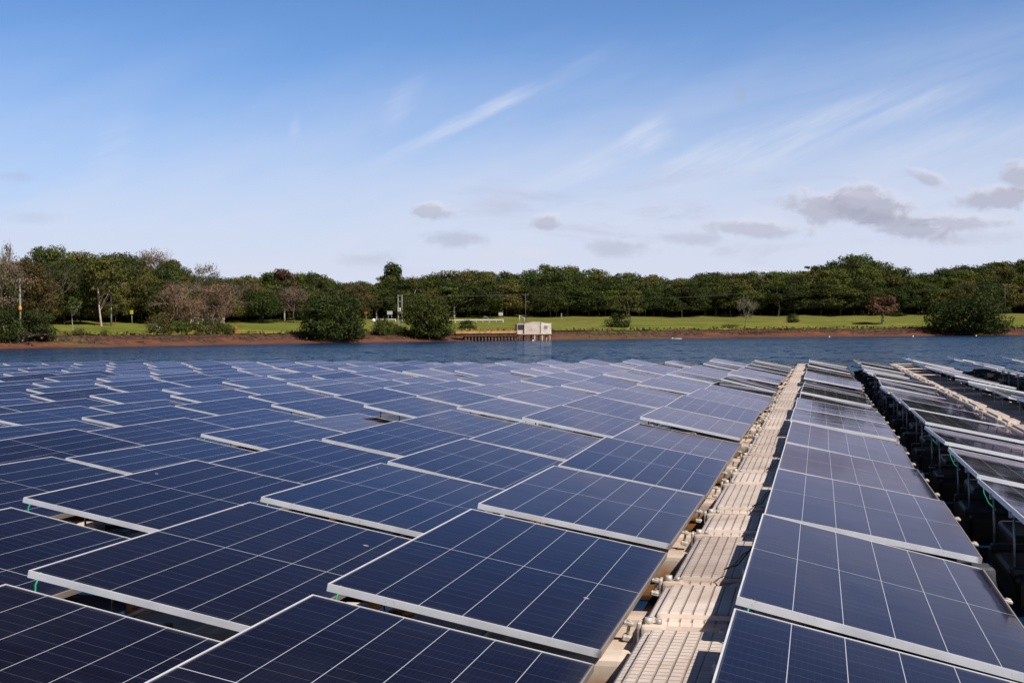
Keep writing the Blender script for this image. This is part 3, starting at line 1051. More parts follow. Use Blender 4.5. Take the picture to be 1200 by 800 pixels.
# left shore group
K_bigbush = leafy(41, 8, 6, 0.0, M['leaf_dark'], M['bark'], 7000, 0.28, 34, 0.8, low=0.6)
at_pix(K_bigbush, 'big_bush', 1, 399, 358, 44, 'big dark bush at the left edge of the photo on the bank', 'bush')
at_pix(K_bigbush, 'big_bush', 44, 398, 360, 42, 'big dark bush below the tan tree on the left bank', 'bush', rz=2.4)
K_drift = bare(42, 6, 2, M['bark_grey'], None, 0, 0.2, 1.5, 5, 0.10)
at_pix(K_drift, 'dead_branches', 24, 401, 388, 44, 'tangle of dead grey branches at the foot of the left bushes', 'dead branches')
K_pink = bare(43, 7, 8, M['bark_pink'], M['leaf_pink'], 5200, 0.16, 1.0, 6, 0.13, spr=0.28)
K_tan = bare(44, 6, 8, M['bark'], M['leaf_tan'], 6500, 0.19, 0.9, 6, 0.08, spr=0.25)
at_pix(K_pink, 'bare_tree', 4, 380, 294, 62, 'pinkish grey leafless tree at the left edge', 'tree', s=17)
at_pix(K_tan, 'thin_leaved_tree', 44, 380, 298, 52, 'tan olive thinly leaved tree above the left bushes', 'tree', s=19)
K_far = bare(45, 3, 4, M['bark_grey'], M['leaf_grey'], 300, 0.2, 0.8, 5, 0.10, spr=0.6)
at_pix(K_far, 'bare_tree', 10, 372, 278, 14, 'bare treetop sticking out above the forest at the far left', 'tree', s=44)
K_fork = leafy(46, 9, 10, 5.0, M['leaf_olive'], M['bark_pink_light'], 5200, 0.27, 26, 0.55, 0.8, r0=0.19, lean=(-1.0, 0.3), fork=0.32, nlimb=13)
at_pix(K_fork, 'forked_tree', 119, 372, 299, 62, 'spreading olive tree with a pale pinkish forked trunk on the left meadow', 'tree', s=24)
K_lean = leafy(47, 4, 5, 3.2, M['leaf_mid'], M['bark_pale'], 500, 0.26, 7, 0.4, r0=0.10, lean=(-0.6, 0.2), nlimb=6)
at_pix(K_lean, 'slim_tree', 86, 391, 347, 24, 'slim crooked tree with a white trunk near the left waterline', 'tree')
K_pk2 = bare(48, 9, 8, M['bark_pink'], M['leaf_brown'], 9500, 0.16, 1.1, 6, 0.13, spr=0.18)
at_pix(K_pink, 'bare_tree', 180, 375, 289, 50, 'tall pinkish bare tree above the dark trees on the left', 'tree', s=52, rz=1.0)
at_pix(K_grey, 'bare_tree', 240, 375, 306, 46, 'pale grey bare tree crown between forest trees on the left', 'tree', s=50, rz=2.0)
at_pix(K_pk2, 'brown_bare_tree', 213, 384, 328, 66, 'reddish brown bare tree left of the pale wall', 'tree', rz=0.5)
at_pix(K_pk2, 'brown_bare_tree', 248, 382, 326, 68, 'reddish brown bare tree before the pale wall', 'tree', rz=2.6)
at_pix(K_pink, 'bare_tree', 288, 376, 330, 48, 'pinkish grey bare tree right of the pale wall', 'tree', rz=4.0)
at_pix(K_pink, 'bare_tree', 345, 378, 334, 52, 'pinkish bare tree beside the wide dark shore tree', 'tree', rz=5.2)
at_pix(K_tan, 'thin_leaved_tree', 415, 376, 331, 44, 'brown thinly leaved tree behind the wide dark shore tree', 'tree', rz=1.7, s=30)
K_red = leafy(49, 6, 8, 4.5, M['leaf_rust'], M['bark'], 2600, 0.25, 22, 0.6)
at_pix(K_red, 'brown_tree', 334, 372, 314, 34, 'rusty brown treetop in the forest left of centre', 'tree', s=44)
K_low = leafy(50, 7, 3, 0.0, M['leaf_olive'], M['bark_pale'], 2200, 0.22, 20, 0.7, low=0.5, shell=0.7)
at_pix(K_low, 'shrub', 187, 391, 364, 40, 'olive loose shrub right of the yellow sign', 'bush')
at_pix(K_wall, 'shrub', 212, 390, 374, 36, 'low green shrub on the bank under the bare trees', 'bush', rz=0.4)
at_pix(K_low, 'shrub', 243, 391, 371, 42, 'broad olive shrub on the bank below the pale wall', 'bush', rz=1.4)
at_pix(K_wall, 'shrub', 263, 391, 378, 26, 'small green shrub beside the red mound', 'bush', rz=3.0)
at_pix(K_low, 'shrub', 93, 392, 383, 18, 'small olive shrub at the foot of the slim white tree', 'bush', rz=2.0)
at_pix(K_low, 'shrub', 123, 392.5, 385, 12, 'tiny olive shrub on the meadow edge right of the slim white tree', 'bush', rz=4.0)
at_pix(K_bush, 'bush', 1052, 376, 366, 22, 'low dark bush at the forest edge right of the brown tree', 'bush', rz=3.3, s=44)
at_pix(K_low, 'shrub', 855, 384, 379, 22, 'low olive shrub beside the thin grey tree', 'bush', rz=0.9)

# palm with dry fronds
pr = np.random.RandomState(8)
p, Z = inland(464, 52)
ptop = at_depth(464, 339, Z)
palm = empty('palm_tree', (p.x, p.y, p.z - 0.05))
hp = ptop.z - p.z
MB().tube([(0, 0, 0), (0.1, 0, hp * 0.5), (0, 0, hp)], [0.16, 0.12, 0.10], 7).build('trunk', M['bark_pale'], palm)
V, Fq, T = [], [], []
for i in range(26):
    a = pr.rand() * 6.28
    e = pr.uniform(-0.7, 0.9)
    L = pr.uniform(1.1, 1.7)
    q = np.array([0, 0, hp])
    d = np.array([math.cos(a) * math.cos(e), math.sin(a) * math.cos(e), math.sin(e)])
    sd_ = np.array([-math.sin(a), math.cos(a), 0])
    for j in range(5):
        q2 = q + d * L / 5
        wd = 0.20 * (1 - j / 6)
        b0 = len(V)
        V += [q - sd_ * wd, q + sd_ * wd, q2 + sd_ * wd * 0.8, q2 - sd_ * wd * 0.8]
        Fq.append((b0, b0 + 1, b0 + 2, b0 + 3))
        T.append((pr.rand(), pr.rand() * 0.5, 0))
        q = q2
        d = d + np.array([0, 0, -0.28])
        d /= np.linalg.norm(d)
link_mesh('crown', np_mesh('crown', V, Fq, [M['leaf_orange']], tint=T), palm)
tag(palm, 'palm with a dry orange crown above the lattice frame', 'palm tree')

# grass tufts hanging over the scarp: uncountable
gr = np.random.RandomState(3)
n = 6500
ii = gr.randint(40, len(SH) - 20, n)
ss = 6.6 + gr.rand(n) ** 2.0 * 3.2
P = SH[ii] + NRM[ii] * ss[:, None] + gr.randn(n, 2) * 0.8
keep = (P[:, 1] > 60) & (P[:, 0] < 90)
P, ss = P[keep], ss[keep]
n = len(P)
z = np.array([profile(s) for s in ss])
h = 0.12 + 0.28 * gr.rand(n)
a = gr.rand(n) * 6.28
wv = np.c_[np.cos(a), np.sin(a), 0 * a] * (0.10 + 0.18 * gr.rand(n))[:, None]
base = np.c_[P, z]
top = base + np.c_[gr.randn(n, 2) * 0.08, h]
V = np.stack([base - wv, base + wv, top + wv * 0.5, top - wv * 0.5], 1).reshape(-1, 3)
tf = link_mesh('grass_tufts', np_mesh('grass_tufts', V, np.arange(4 * n).reshape(n, 4), [M['leaf_grass']], tint=np.c_[gr.rand(n), gr.rand(n) * .6, 0 * a]))
tf['kind'] = 'stuff'
tag(tf, 'tufts of grass along the top of the red bank', 'grass')

# boulders and clods along the scarp
n = 2600
ii = gr.randint(40, len(SH) - 20, n)
ss = gr.normal(4.6, 1.2, n)
V, Fq = [], []
ico = bmesh.new()
bmesh.ops.create_icosphere(ico, subdivisions=1, radius=1)
IV = np.array([v.co[:] for v in ico.verts])
IF = np.array([[v.index for v in f.verts] for f in ico.faces])
ico.free()
for i, s in zip(ii, ss):
    q = SH[i] + NRM[i] * s + gr.randn(2) * 1.0
    if not (60 < q[1] and q[0] < 90):
        continue
    r = 0.05 + 0.13 * gr.rand() ** 2
    vv = IV * (r * (0.7 + 0.6 * gr.rand(3))) * (0.8 + 0.4 * gr.rand(len(IV), 1)) + np.array([q[0], q[1], profile(s) + r * 0.2])
    Fq.append(IF + len(V) * len(IV))
    V.append(vv)
rk = link_mesh('shore_stones', np_mesh('shore_stones', np.concatenate(V), np.concatenate(Fq),
                                       [simple('dark_red_stone', (0.12, 0.055, 0.036), 0.95, var=0.4, scale=0.6)]))
rk['kind'] = 'stuff'
tag(rk, 'dark red stones and clods scattered along the eroded bank', 'stones')


# ------------------------------------------------------------------ bank furniture
def post_at(x, yb, s=None):
    return inland(x, s) if s is not None else ground_hit(x, yb)


def utility_pole(x, yb, yt, label, s=None, arm=True, mt='wood', r=0.075):
    p, Z = post_at(x, yb, s)
    h = at_depth(x, yt, Z).z - p.z
    t = empty('utility_pole', p, 0.5)
    MB().tube([(0, 0, -0.3), (0, 0, h)], [r, r * 0.7], 8).build('pole', M[mt], t)
    if arm:
        MB().box(-0.55, 0.55, -0.04, 0.04, h - 0.31, h - 0.22).build('crossarm', M['wood'], t)
        for q in (-0.48, 0.0, 0.48):
            MB().tube([(q, 0, h - 0.22), (q, 0, h - 0.06)], 0.04, 6).build('insulator', M['concrete'], t)
    return tag(t, label, 'utility pole'), p, h


u0, q0, h0_ = utility_pole(24, 372, 325, 'grey pole carrying an orange marker at the left edge', s=16, arm=False, mt='concrete', r=0.13)
orp = at_depth(24, 361.5, project(q0)[2] - 0.3)
mk = MB().tube([(0, 0, -0.28), (0, 0, -0.1), (0, 0, 0.2), (0, 0, 0.3)], [0.10, 0.21, 0.19, 0.08], 10).build('orange_marker', M['orange'], u0)
mk.location = (0, -0.12, orp.z - q0.z)
utility_pole(130.5, 373, 338, 'tall pale pole beside the forked tree on the left meadow', arm=True, mt='concrete', r=0.13, s=25)
_, pa, ha = utility_pole(616, 377, 344, 'thin utility pole behind the pump hut', mt='wood')
_, pb, hb = utility_pole(872, 370, 343, 'thin utility pole at the forest edge right of centre', s=42, mt='wood')
_, pc, hc = utility_pole(1178, 366, 332, 'thin utility pole at the forest edge behind the very wide tree', s=42, mt='wood')
wires = MB()
ends = [(Vector((pa.x - 60, pa.y - 45, pa.z + 0.2)), ha), (pa, ha), (pb, hb), (pc, hc)]
for (a, ha_), (b, hb_) in zip(ends, ends[1:]):
    for q in (-0.48, 0.0, 0.48):
        pts = []
        for i in range(13):
            u = i / 12
            v = (Vector((a.x, a.y, a.z + ha_ - 0.06)) * (1 - u) + Vector((b.x, b.y, b.z + hb_ - 0.06)) * u)
            v += Vector((math.cos(0.5), math.sin(0.5), 0)) * q
            v.z -= 4 * u * (1 - u) * 0.9
            pts.append(v)
        wires.tube(pts, 0.015, 4)
tag(wires.build('power_line', M['dark']), 'thin power lines strung along the forest edge between utility poles', 'power line')

# stakes of the meadow
for i, (x, yb, yt) in enumerate([(658, 374, 367), (690, 371, 363), (827, 370, 364), (652, 371, 364)]):
    p, Z = ground_hit(x, yb)
    h = at_depth(x, yt, Z).z - p.z
    o = MB().box(-0.09, 0.09, -0.09, 0.09, -0.2, h, bevel=0.02).build('boundary_post', M['concrete'])
    o.location = p
    tag(o, ['short grey post on the meadow second right of the pump hut', 'grey post at the forest edge right of the pump hut',
            'short pale post at the forest edge between the two lone meadow trees', 'short grey post on the meadow nearest the pump hut'][i], 'post', 'meadow boundary posts')


def sign(name, x, yb, y0, y1, wpx, m, label, s=None, legs=1, thick=0.06):
    p, Z = post_at(x, yb, s)
    zt, zb_ = at_depth(x, y0, Z).z - p.z, at_depth(x, y1, Z).z - p.z
    if zb_ < 0.3:
        zt, zb_ = zt - zb_ + 0.3, 0.3
    wd = wpx / F * Z
    t = empty(name, p, math.radians(-12))
    MB().box(-wd / 2, wd / 2, -thick, 0, zb_, zt, bevel=0.01).build('sign_board', M[m], t)
    for k in range(legs):
        q = 0 if legs == 1 else (-wd * 0.32 + wd * 0.64 * k)
        MB().tube([(q, 0.05, -0.3), (q, 0.05, zt - 0.05)], 0.05, 6).build('post', M['steel'], t)
    return tag(t, label, 'sign')


sign('road_sign', 154.5, 372.5, 363.5, 368, 4.5, 'yellow', 'small fluorescent yellow sign on the left meadow', s=29)
sign('sign', 306, 375, 367.5, 373.5, 7, 'blue', 'blue sign at the forest edge left of the wide shore tree')
sign('sign', 457, 373.5, 364.5, 368.5, 7, 'white', 'white sign on two legs left of the lattice frame', s=38, legs=2)
sign('sign', 587, 371.5, 366, 369.8, 5.5, 'white', 'white sign at the forest edge above the pier', s=44)
sign('sign', 429, 372, 364.5, 367.5, 4, 'orange', 'small orange sign right of the wide shore tree', s=36)
p, Z = ground_hit(438, 384)
p2 = at_depth(438, 375.5, Z)
t = empty('white_lamp', p)
MB().tube([(0, 0, -0.2), (0, 0, p2.z - p.z)], 0.05, 6).build('post', M['steel'], t)
hgt = p2.z - p.z
MB().tube([(0, 0, hgt - 0.32), (0, 0, hgt - 0.2), (0, 0, hgt), (0, 0, hgt + 0.2), (0, 0, hgt + 0.3)], [0.1, 0.27, 0.31, 0.24, 0.06], 10).build('head', M['white'], t)
tag(t, 'round white globe on a post right of the wide shore tree', 'lamp')
p, Z = ground_hit(215.5, 375)
o = MB().tube([(0, 0, -0.2), (0, 0, 0.75), (0, 0, 0.86)], [0.12, 0.12, 0.05], 8).build('bollard', M['white'])
o.location = p
tag(o, 'short white bollard under the brown bare trees', 'bollard')

# lattice frame (two legs tied by rungs)
p, Z = ground_hit(469, 382)
sc = Z / F
t = empty('lattice_frame', p, math.radians(-14))
H = at_depth(469, 345.5, Z).z - p.z
for q in (-2.6 * sc, 2.6 * sc):
    MB().box(q - 0.09, q + 0.09, -0.09, 0.09, -0.3, H, bevel=0.015).build('leg', M['concrete'], t)
for k, zz in enumerate((H - 0.12, H - 1.05, H * 0.42)):
    MB().box(-2.6 * sc + 0.092, 2.6 * sc - 0.092, -0.07, 0.07, zz - 0.09, zz + 0.09).build('rung', M['concrete'], t)
MB().box(-0.26, 0.24, -0.34, -0.095, H * 0.46, H * 0.46 + 0.62, bevel=0.03).build('equipment_box', M['white'], t)
tag(t, 'tall pale concrete frame of two legs with rungs and white box', 'frame')

# white rail of the meadow
p0, Z0 = ground_hit(526, 378)
p1, Z1 = ground_hit(590, 377.5)
t = empty('white_barrier', p0)
d = (p1 - p0)
L = math.hypot(d.x, d.y)
t.rotation_euler = (0, 0, math.atan2(d.y, d.x))
dz_ = d.z / L
mb = MB()
mb.tube([(0, 0, 0.42), (L, 0, 0.42 + d.z)], 0.07, 4)
mb.build('rail', M['white'], t)
for k in range(9):
    u = k / 8
    MB().box(u * L - 0.06, u * L + 0.06, 0.12, 0.24, d.z * u - 0.2, d.z * u + 0.5).build('post', M['white'], t)
tag(t, 'long low white rail along the grass behind the pier', 'barrier')
p0, _ = ground_hit(440, 377)
p1, _ = ground_hit(464, 376.8)
t = empty('white_barrier', p0)
d = (p1 - p0)
L = math.hypot(d.x, d.y)
t.rotation_euler = (0, 0, math.atan2(d.y, d.x))
MB().tube([(0, 0, 0.4), (L, 0, 0.4 + d.z)], 0.06, 4).build('rail', M['white'], t)
for k in range(4):
    u = k / 3
    MB().box(u * L - 0.05, u * L + 0.05, 0.08, 0.18, d.z * u - 0.2, d.z * u + 0.48).build('post', M['white'], t)
tag(t, 'short low white rail left of the lattice frame', 'barrier')

# termite mound
p, Z = ground_hit(276, 390)
mb = MB()
mb.tube([(0, 0, -0.2), (0, 0, 0.2), (0.03, 0, 0.55), (0, 0.02, 0.85), (0, 0, 0.98)], [0.42, 0.40, 0.31, 0.19, 0.05], 11)
o = mb.build('termite_mound', M['termite'])
o.location = p
tag(o, 'conical red earth mound on the left grass', 'mound')

# pale house behind the bare trees
p, Z = inland(243, 29)
t = empty('house', p, math.radians(30))
hw, hd, hh = 2.3, 2.0, 1.9
sc = Z / F
W2 = 20 * sc
zt = at_depth(243, 361.5, Z).z - p.z
MB().box(-W2, W2, 0, 5, -0.4, zt).build('wall', M['wall'], t)
rf = MB()
rf.poly([(-W2 - .4, -0.5, zt - 0.02), (W2 + .4, -0.5, zt - 0.02), (W2 + .4, 2.5, zt + 0.55), (-W2 - .4, 2.5, zt + 0.55)])
rf.poly([(-W2 - .4, 5.5, zt - 0.02), (W2 + .4, 5.5, zt - 0.02), (W2 + .4, 2.5, zt + 0.55), (-W2 - .4, 2.5, zt + 0.55)])
rf.poly([(-W2 - .4, -0.5, zt - 0.12), (W2 + .4, -0.5, zt - 0.12), (W2 + .4, 5.5, zt - 0.12), (-W2 - .4, 5.5, zt - 0.12)])
rf.poly([(-W2 - .4, -0.5, zt - 0.12), (W2 + .4, -0.5, zt - 0.12), (W2 + .4, -0.5, zt - 0.02), (-W2 - .4, -0.5, zt - 0.02)])
rf.build('roof', M['roof'], t)
for k in (-0.3, 0.45):
    MB().box(W2 * k - 0.35, W2 * k + 0.35, -0.03, 0.02, zt * 0.42, zt * 0.8).build('window', M['dark'], t)
tag(t, 'low pale yellow house half hidden by bare trees', 'house')

# pier and pump hut, along the shore
Zp = 186.0
pl = at_depth(534, 390.2, Zp + 0.0)
pr_ = at_depth(646, 390.2, Zp + 3.0)
d = pr_ - pl
Lp = math.hypot(d.x, d.y)
ang = math.atan2(d.y, d.x)
sc = Zp / F
deckz = 1.12
pier = empty('pier', (pl.x, pl.y, 0), ang)
Ld = 73 * sc
MB().box(0, Ld, 0, 2.0, deckz - 0.16, deckz + 0.04, bevel=0.02).build('deck', M['rust'], pier)
MB().box(0, Ld, -0.12, -0.005, deckz - 0.02, deckz + 0.34).build('edge_beam', M['rust'], pier)
MB().box(0.1, Ld + 0.5, 0.05, 0.25, deckz - 0.46, deckz - 0.165).build('girder', M['rustdark'], pier)
for k in range(16):
    xx = 1.5 + k * (Ld - 1.6) / 15
    for yy in (0.25, 1.7):
        MB().tube([(xx, yy, -1.2), (xx, yy, deckz - 0.165 if yy > 1 else deckz - 0.465)], 0.13, 7).build('pile', M['rustdark'], pier)
for k in range(9):
    xx = 0.2 + k * (Ld - 0.4) / 8
    MB().tube([(xx, 1.9, deckz + 0.04), (xx, 1.9, deckz + 0.75)], 0.03, 5).build('rail_post', M['rustdark'], pier)
MB().tube([(0.1, 1.9, deckz + 0.75), (Ld - 0.1, 1.9, deckz + 0.75)], 0.03, 5).build('handrail', M['rustdark'], pier)
tag(pier, 'rusty orange pier on piles along the far shore', 'pier')
hut = empty('pump_hut', (pl.x, pl.y, 0), ang)
X0, X1 = Ld + 0.12, Lp
hx = X0 + (X1 - X0) * 0.20
hm = X0 + (X1 - X0) * 0.68
hz0 = 0.98
mb = MB()
mb.box(X0, X1, -0.3, 2.4, hz0 - 0.14, hz0, bevel=0.02)
mb.build('platform', M['creamdark'], hut)
for k in range(5):
    xx = X0 + 0.25 + k * (X1 - X0 - 0.5) / 4
    for yy in (-0.1, 2.2):
        MB().tube([(xx, yy, -1.2), (xx, yy, hz0 - 0.145)], 0.11, 7).build('pile', M['creamdark' if k > 1 else 'rustdark'], hut)


def shed(x0, x1, y0, y1, za, zb_, ridge, m, mr, name):
    b = MB()
    xm = (x0 + x1) / 2
    b.poly([(x0, y0, hz0), (x1, y0, hz0), (x1, y0, zb_), (xm, y0, zb_ + ridge), (x0, y0, za)])
    b.poly([(x0, y1, hz0), (x0, y1, za), (xm, y1, zb_ + ridge), (x1, y1, zb_), (x1, y1, hz0)])
    b.poly([(x0, y0, hz0), (x0, y0, za), (x0, y1, za), (x0, y1, hz0)])
    b.poly([(x1, y0, hz0), (x1, y1, hz0), (x1, y1, zb_), (x1, y0, zb_)])
    b.poly([(x0, y0, za), (xm, y0, zb_ + ridge), (xm, y1, zb_ + ridge), (x0, y1, za)], 1)
    b.poly([(x1, y0, zb_), (x1, y1, zb_), (xm, y1, zb_ + ridge), (xm, y0, zb_ + ridge)], 1)
    return b.build(name, [M[m], M[mr]], hut)


shed(X0 + 0.05, hx, 0.2, 2.0, hz0 + 1.45, hz0 + 1.5, 0.05, 'cream', 'creamdark', 'left_lean_to')
shed(hx + 0.01, hm - 0.01, -0.1, 2.2, hz0 + 1.52, hz0 + 1.74, 0.03, 'cream', 'roof', 'main_room')
shed(hm + 0.01, X1 - 0.02, -0.15, 2.2, hz0 + 1.72, hz0 + 1.52, 0.03, 'endwall', 'creamdark', 'end_room')
MB().box(X0 + 0.15, hx - 0.12, 0.14, 0.197, hz0 + 0.62, hz0 + 1.34).build('window', M['dark'], hut)
MB().box(hm + 0.55, hm + 1.05, -0.20, -0.153, hz0 + 0.75, hz0 + 1.20).build('window', M['creamdark'], hut)
MB().box(hm - 0.06, hm + 0.008, -0.16, -0.102, hz0, hz0 + 1.72).build('corner_trim', M['rustdark'], hut)
tag(hut, 'small cream metal pump hut on piles at the right end of pier', 'hut')
p = at_depth(575.5, 389, Zp + 1)
t = empty('pier_lamp', (pl.x + math.cos(ang) * 41.5 * sc, pl.y + math.sin(ang) * 41.5 * sc, deckz + 0.04))
t.rotation_euler = (0, 0, ang)
MB().tube([(0, 1.2, 0), (0, 1.2, 2.1), (-0.15, 1.2, 2.25), (-0.45, 1.2, 2.4)], 0.035, 6).build('pole', M['steel'], t)
MB().box(-0.75, -0.42, 1.12, 1.28, 2.36, 2.44).build('lamp_head', M['steel'], t)
tag(t, 'thin lamp post standing on the rusty pier', 'lamp post')
# small davit left of the hut roof
p, Z = ground_hit(609, 378)
t = empty('gate_frame', p, 0.2)
MB().tube([(0, 0, -0.1), (0, 0, 1.3)], 0.04, 6).build('post', M['white'], t)
MB().tube([(0.0, 0, 1.2), (0.9, 0, 0.85)], 0.03, 6).build('brace', M['white'], t)
MB().tube([(0.9, 0, -0.1), (0.9, 0, 0.9)], 0.04, 6).build('post', M['white'], t)
tag(t, 'small white pipe frame on the grass left of the pump hut', 'frame')

# marker buoys along the shore
for x, y, r, lb_ in [(624.5, 399.3, 0.17, 'small white buoy before the pump hut'), (788, 396.8, 0.16, 'white buoy floating off the middle of the bank'),
                     (972, 395.0, 0.16, 'white buoy floating left of the brown tree'), (1070, 394.3, 0.17, 'white buoy floating between brown tree and wide dark tree'),
                     (1144, 393.6, 0.15, 'white buoy floating below the very wide dark tree')]:
    q = ray(x, y)
    q = q * (EYE / -q.z)
    b = MB()
    r *= 0.72
    b.tube([(0, 0, -0.12), (0, 0, -0.05), (0, 0, 0.06), (0, 0, 0.12), (0, 0, 0.14)], [r * .5, r, r, r * .6, 0.03], 10)
    o = b.build('buoy', M['white'])
    o.location = (q.x, q.y, 0.02)
    tag(o, lb_, 'buoy', 'white marker buoys')
q = ray(793, 396.9)
q = q * (EYE / -q.z)
o = MB().tube([(-0.9, 0, 0.0), (0, 0, 0.03), (0.8, 0, 0.0)], 0.05, 6).build('floating_pipe', M['white'])
o.location = (q.x, q.y, 0)
tag(o, 'short white floating pipe beside the middle buoy', 'pipe')

# ------------------------------------------------------------------ the floating solar field
WALK = 0.36            # height of the walkway deck over the water
CELL_V = PL - 0.026
CELL_U = PW - 0.026


def panel_meshes():
    f = MB()
    t_ = 0.0065
    f.box(0, PW, 0, t_, -PH, 0)
    f.box(0, PW, PL - t_, PL, -PH, 0)
    f.box(0, t_, t_, PL - t_, -PH, 0)
    f.box(PW - t_, PW, t_, PL - t_, -PH, 0)
    frame = f.mesh('frame', M['alu'])
    bm = bmesh.new()
    uvl = bm.loops.layers.uv.new('UVMap')
    x0, x1, y0, y1 = t_, PW - t_, t_, PL - t_
    for z, mi, flip in ((-0.0022, 0, False), (-0.0075, 1, True)):
        vs_ = [bm.verts.new(p) for p in ((x0, y0, z), (x1, y0, z), (x1, y1, z), (x0, y1, z))]
        fc = bm.faces.new(vs_[::-1] if flip else vs_)
        fc.material_index = mi
        for lp in fc.loops:
            lp[uvl].uv = (lp.vert.co.x - t_, lp.vert.co.y - t_)
    glass = bpy.data.meshes.new('cell_glass')
    bm.to_mesh(glass)
    bm.free()
    glass.materials.append(M['glass'])
    glass.materials.append(M['backsheet'])
    # far version: both in one mesh
    f = MB()
    f.box(0, PW, 0, t_, -PH, 0, 2)
    f.box(0, PW, PL - t_, PL, -PH, 0, 2)
    f.box(0, t_, t_, PL - t_, -PH, 0, 2)
    f.box(PW - t_, PW, t_, PL - t_, -PH, 0, 2)
    uvl = f.bm.loops.layers.uv.new('UVMap')
    for z, mi, flip in ((-0.0022, 0, False), (-0.0075, 1, True)):
        vs_ = [f.bm.verts.new(p) for p in ((x0, y0, z), (x1, y0, z), (x1, y1, z), (x0, y1, z))]
        fc = f.bm.faces.new(vs_[::-1] if flip else vs_)
        fc.material_index = mi
        for lp in fc.loops:
            lp[uvl].uv = (lp.vert.co.x - t_, lp.vert.co.y - t_)
    whole = bpy.data.meshes.new('solar_panel')
    f.bm.to_mesh(whole)
    f.bm.free()
    for m in (M['glass'], M['backsheet'], M['alu']):
        whole.materials.append(m)
    return frame, glass, whole


ME_FRAME, ME_GLASS, ME_WHOLE = panel_meshes()


def post_mesh():
    b = MB()
    b.tube([(0, 0, -0.315), (0, 0, -0.004)], 0.0068, 8)
    b.box(-0.03, 0.03, -0.03, 0.03, -0.32, -0.31)
    b.box(-0.022, 0.03, -0.02, 0.02, -0.016, -0.001)
    b.box(-0.026, -0.0145, -0.017, 0.017, -0.02, 0.012)
    return b.mesh('mounting_post', M['steel'])


def clamp_mesh():
    b = MB()
    b.box(0.003, 0.045, -0.02, 0.02, -0.02, -0.006, bevel=0.003)
    b.tube([(0.026, 0, -0.07), (0.026, 0, -0.002)], 0.007, 7)
    b.tube([(0.026, 0, -0.008), (0.026, 0, 0.0)], 0.012, 6)
    b.box(0.008, 0.05, -0.026, 0.026, -0.085, -0.06, bevel=0.006)
    return b.mesh('clamp', M['clip'])


def cable_mesh(mi):
    b = MB()
    if mi == 'green':
        b.tube([(0.05, 0.015, 0.0), (0.045, -0.005, -0.05), (0.06, -0.015, -0.11), (0.10, -0.03, -0.17), (0.16, 0.01, -0.21)], 0.0045, 6)
        return b.mesh('earth_wire', M['green_wire'])
    b.tube([(0.01, 0.2, -0.01), (-0.03, 0.22, -0.05), (-0.06, 0.3, -0.12), (-0.10, 0.36, -0.165), (-0.05, 0.45, -0.15), (0.0, 0.5, -0.05), (0.03, 0.55, -0.01)], 0.0032, 6)
    return b.mesh('cable', M['black_wire'])


ME_POST, ME_CLAMP, ME_GREEN, ME_BLACK = post_mesh(), clamp_mesh(), cable_mesh('green'), cable_mesh('black')
ORD = ['first', 'second', 'third', 'fourth', 'fifth', 'sixth', 'seventh', 'eighth', 'ninth', 'tenth', 'eleventh', 'twelfth', 'thirteenth', 'fourteenth',
       'fifteenth', 'sixteenth', 'seventeenth', 'eighteenth', 'nineteenth', 'twentieth', 'twenty-first', 'twenty-second', 'twenty-third', 'twenty-fourth',
       'twenty-fifth', 'twenty-sixth', 'twenty-seventh', 'twenty-eighth', 'twenty-ninth', 'thirtieth', 'thirty-first', 'thirty-second', 'thirty-third',
       'thirty-fourth', 'thirty-fifth', 'thirty-sixth']
PITCH = 2.255
N_ROW = 17
# rows: (x of the high left edge, y of the first front edge, side, number)
ROWS = [(-1.86, 4.653 - PITCH, 'left', 1), (-3.165, 4.64 - PITCH, 'left', 2), (-4.475, 6.52 - 2 * PITCH, 'left', 3)]
rr_ = random.Random(19)
for j in range(3, 25):
    ROWS.append((-4.475 - 1.31 * (j - 2), 6.6 - 2 * PITCH + rr_.uniform(-0.35, 0.35), 'left', j + 1))
ROWS += [(-0.285, 4.536 - PITCH, 'right', 1), (1.035, 4.55 - PITCH, 'right', 2), (2.43, 4.50 - PITCH, 'right', 3), (3.74, 4.60 - PITCH, 'right', 4),
         (5.30, 4.5 - PITCH, 'right', 5), (6.61, 4.55 - PITCH, 'right', 6)]
# measured attitudes of the nearest panels: (height of the front left corner over the eye level, roll deg, pitch deg)
KNOWN = {('left', 1, 1): (-0.975, 10.9, 0.06), ('left', 1, 0): (-0.985, 10.9, 0.0), ('left', 1, 2): (-0.965, 10.3, -0.2), ('left', 1, 3): (-0.985, 10.6, 0.9),
         ('left', 2, 1): (-0.968, 10.8, 0.1), ('left', 2, 2): (-0.955, 10.6, -0.5), ('left', 2, 0): (-1.0, 11.2, 0.2),
         ('left', 3, 2): (-0.94, 10.8, 0.2),
         ('right', 1, 1): (-0.937, 13.1, -0.15), ('right', 1, 0): (-0.945, 12.7, 0.0), ('right', 1, 2): (-0.965, 10.4, 0.3),
         ('right', 1, 3): (-0.968, 10.9, -0.2)}


def poly_area(pts):
    a = 0
    for (x0, y0), (x1, y1) in zip(pts, pts[1:] + pts[:1]):
        a += x0 * y1 - x1 * y0
    return abs(a) / 2


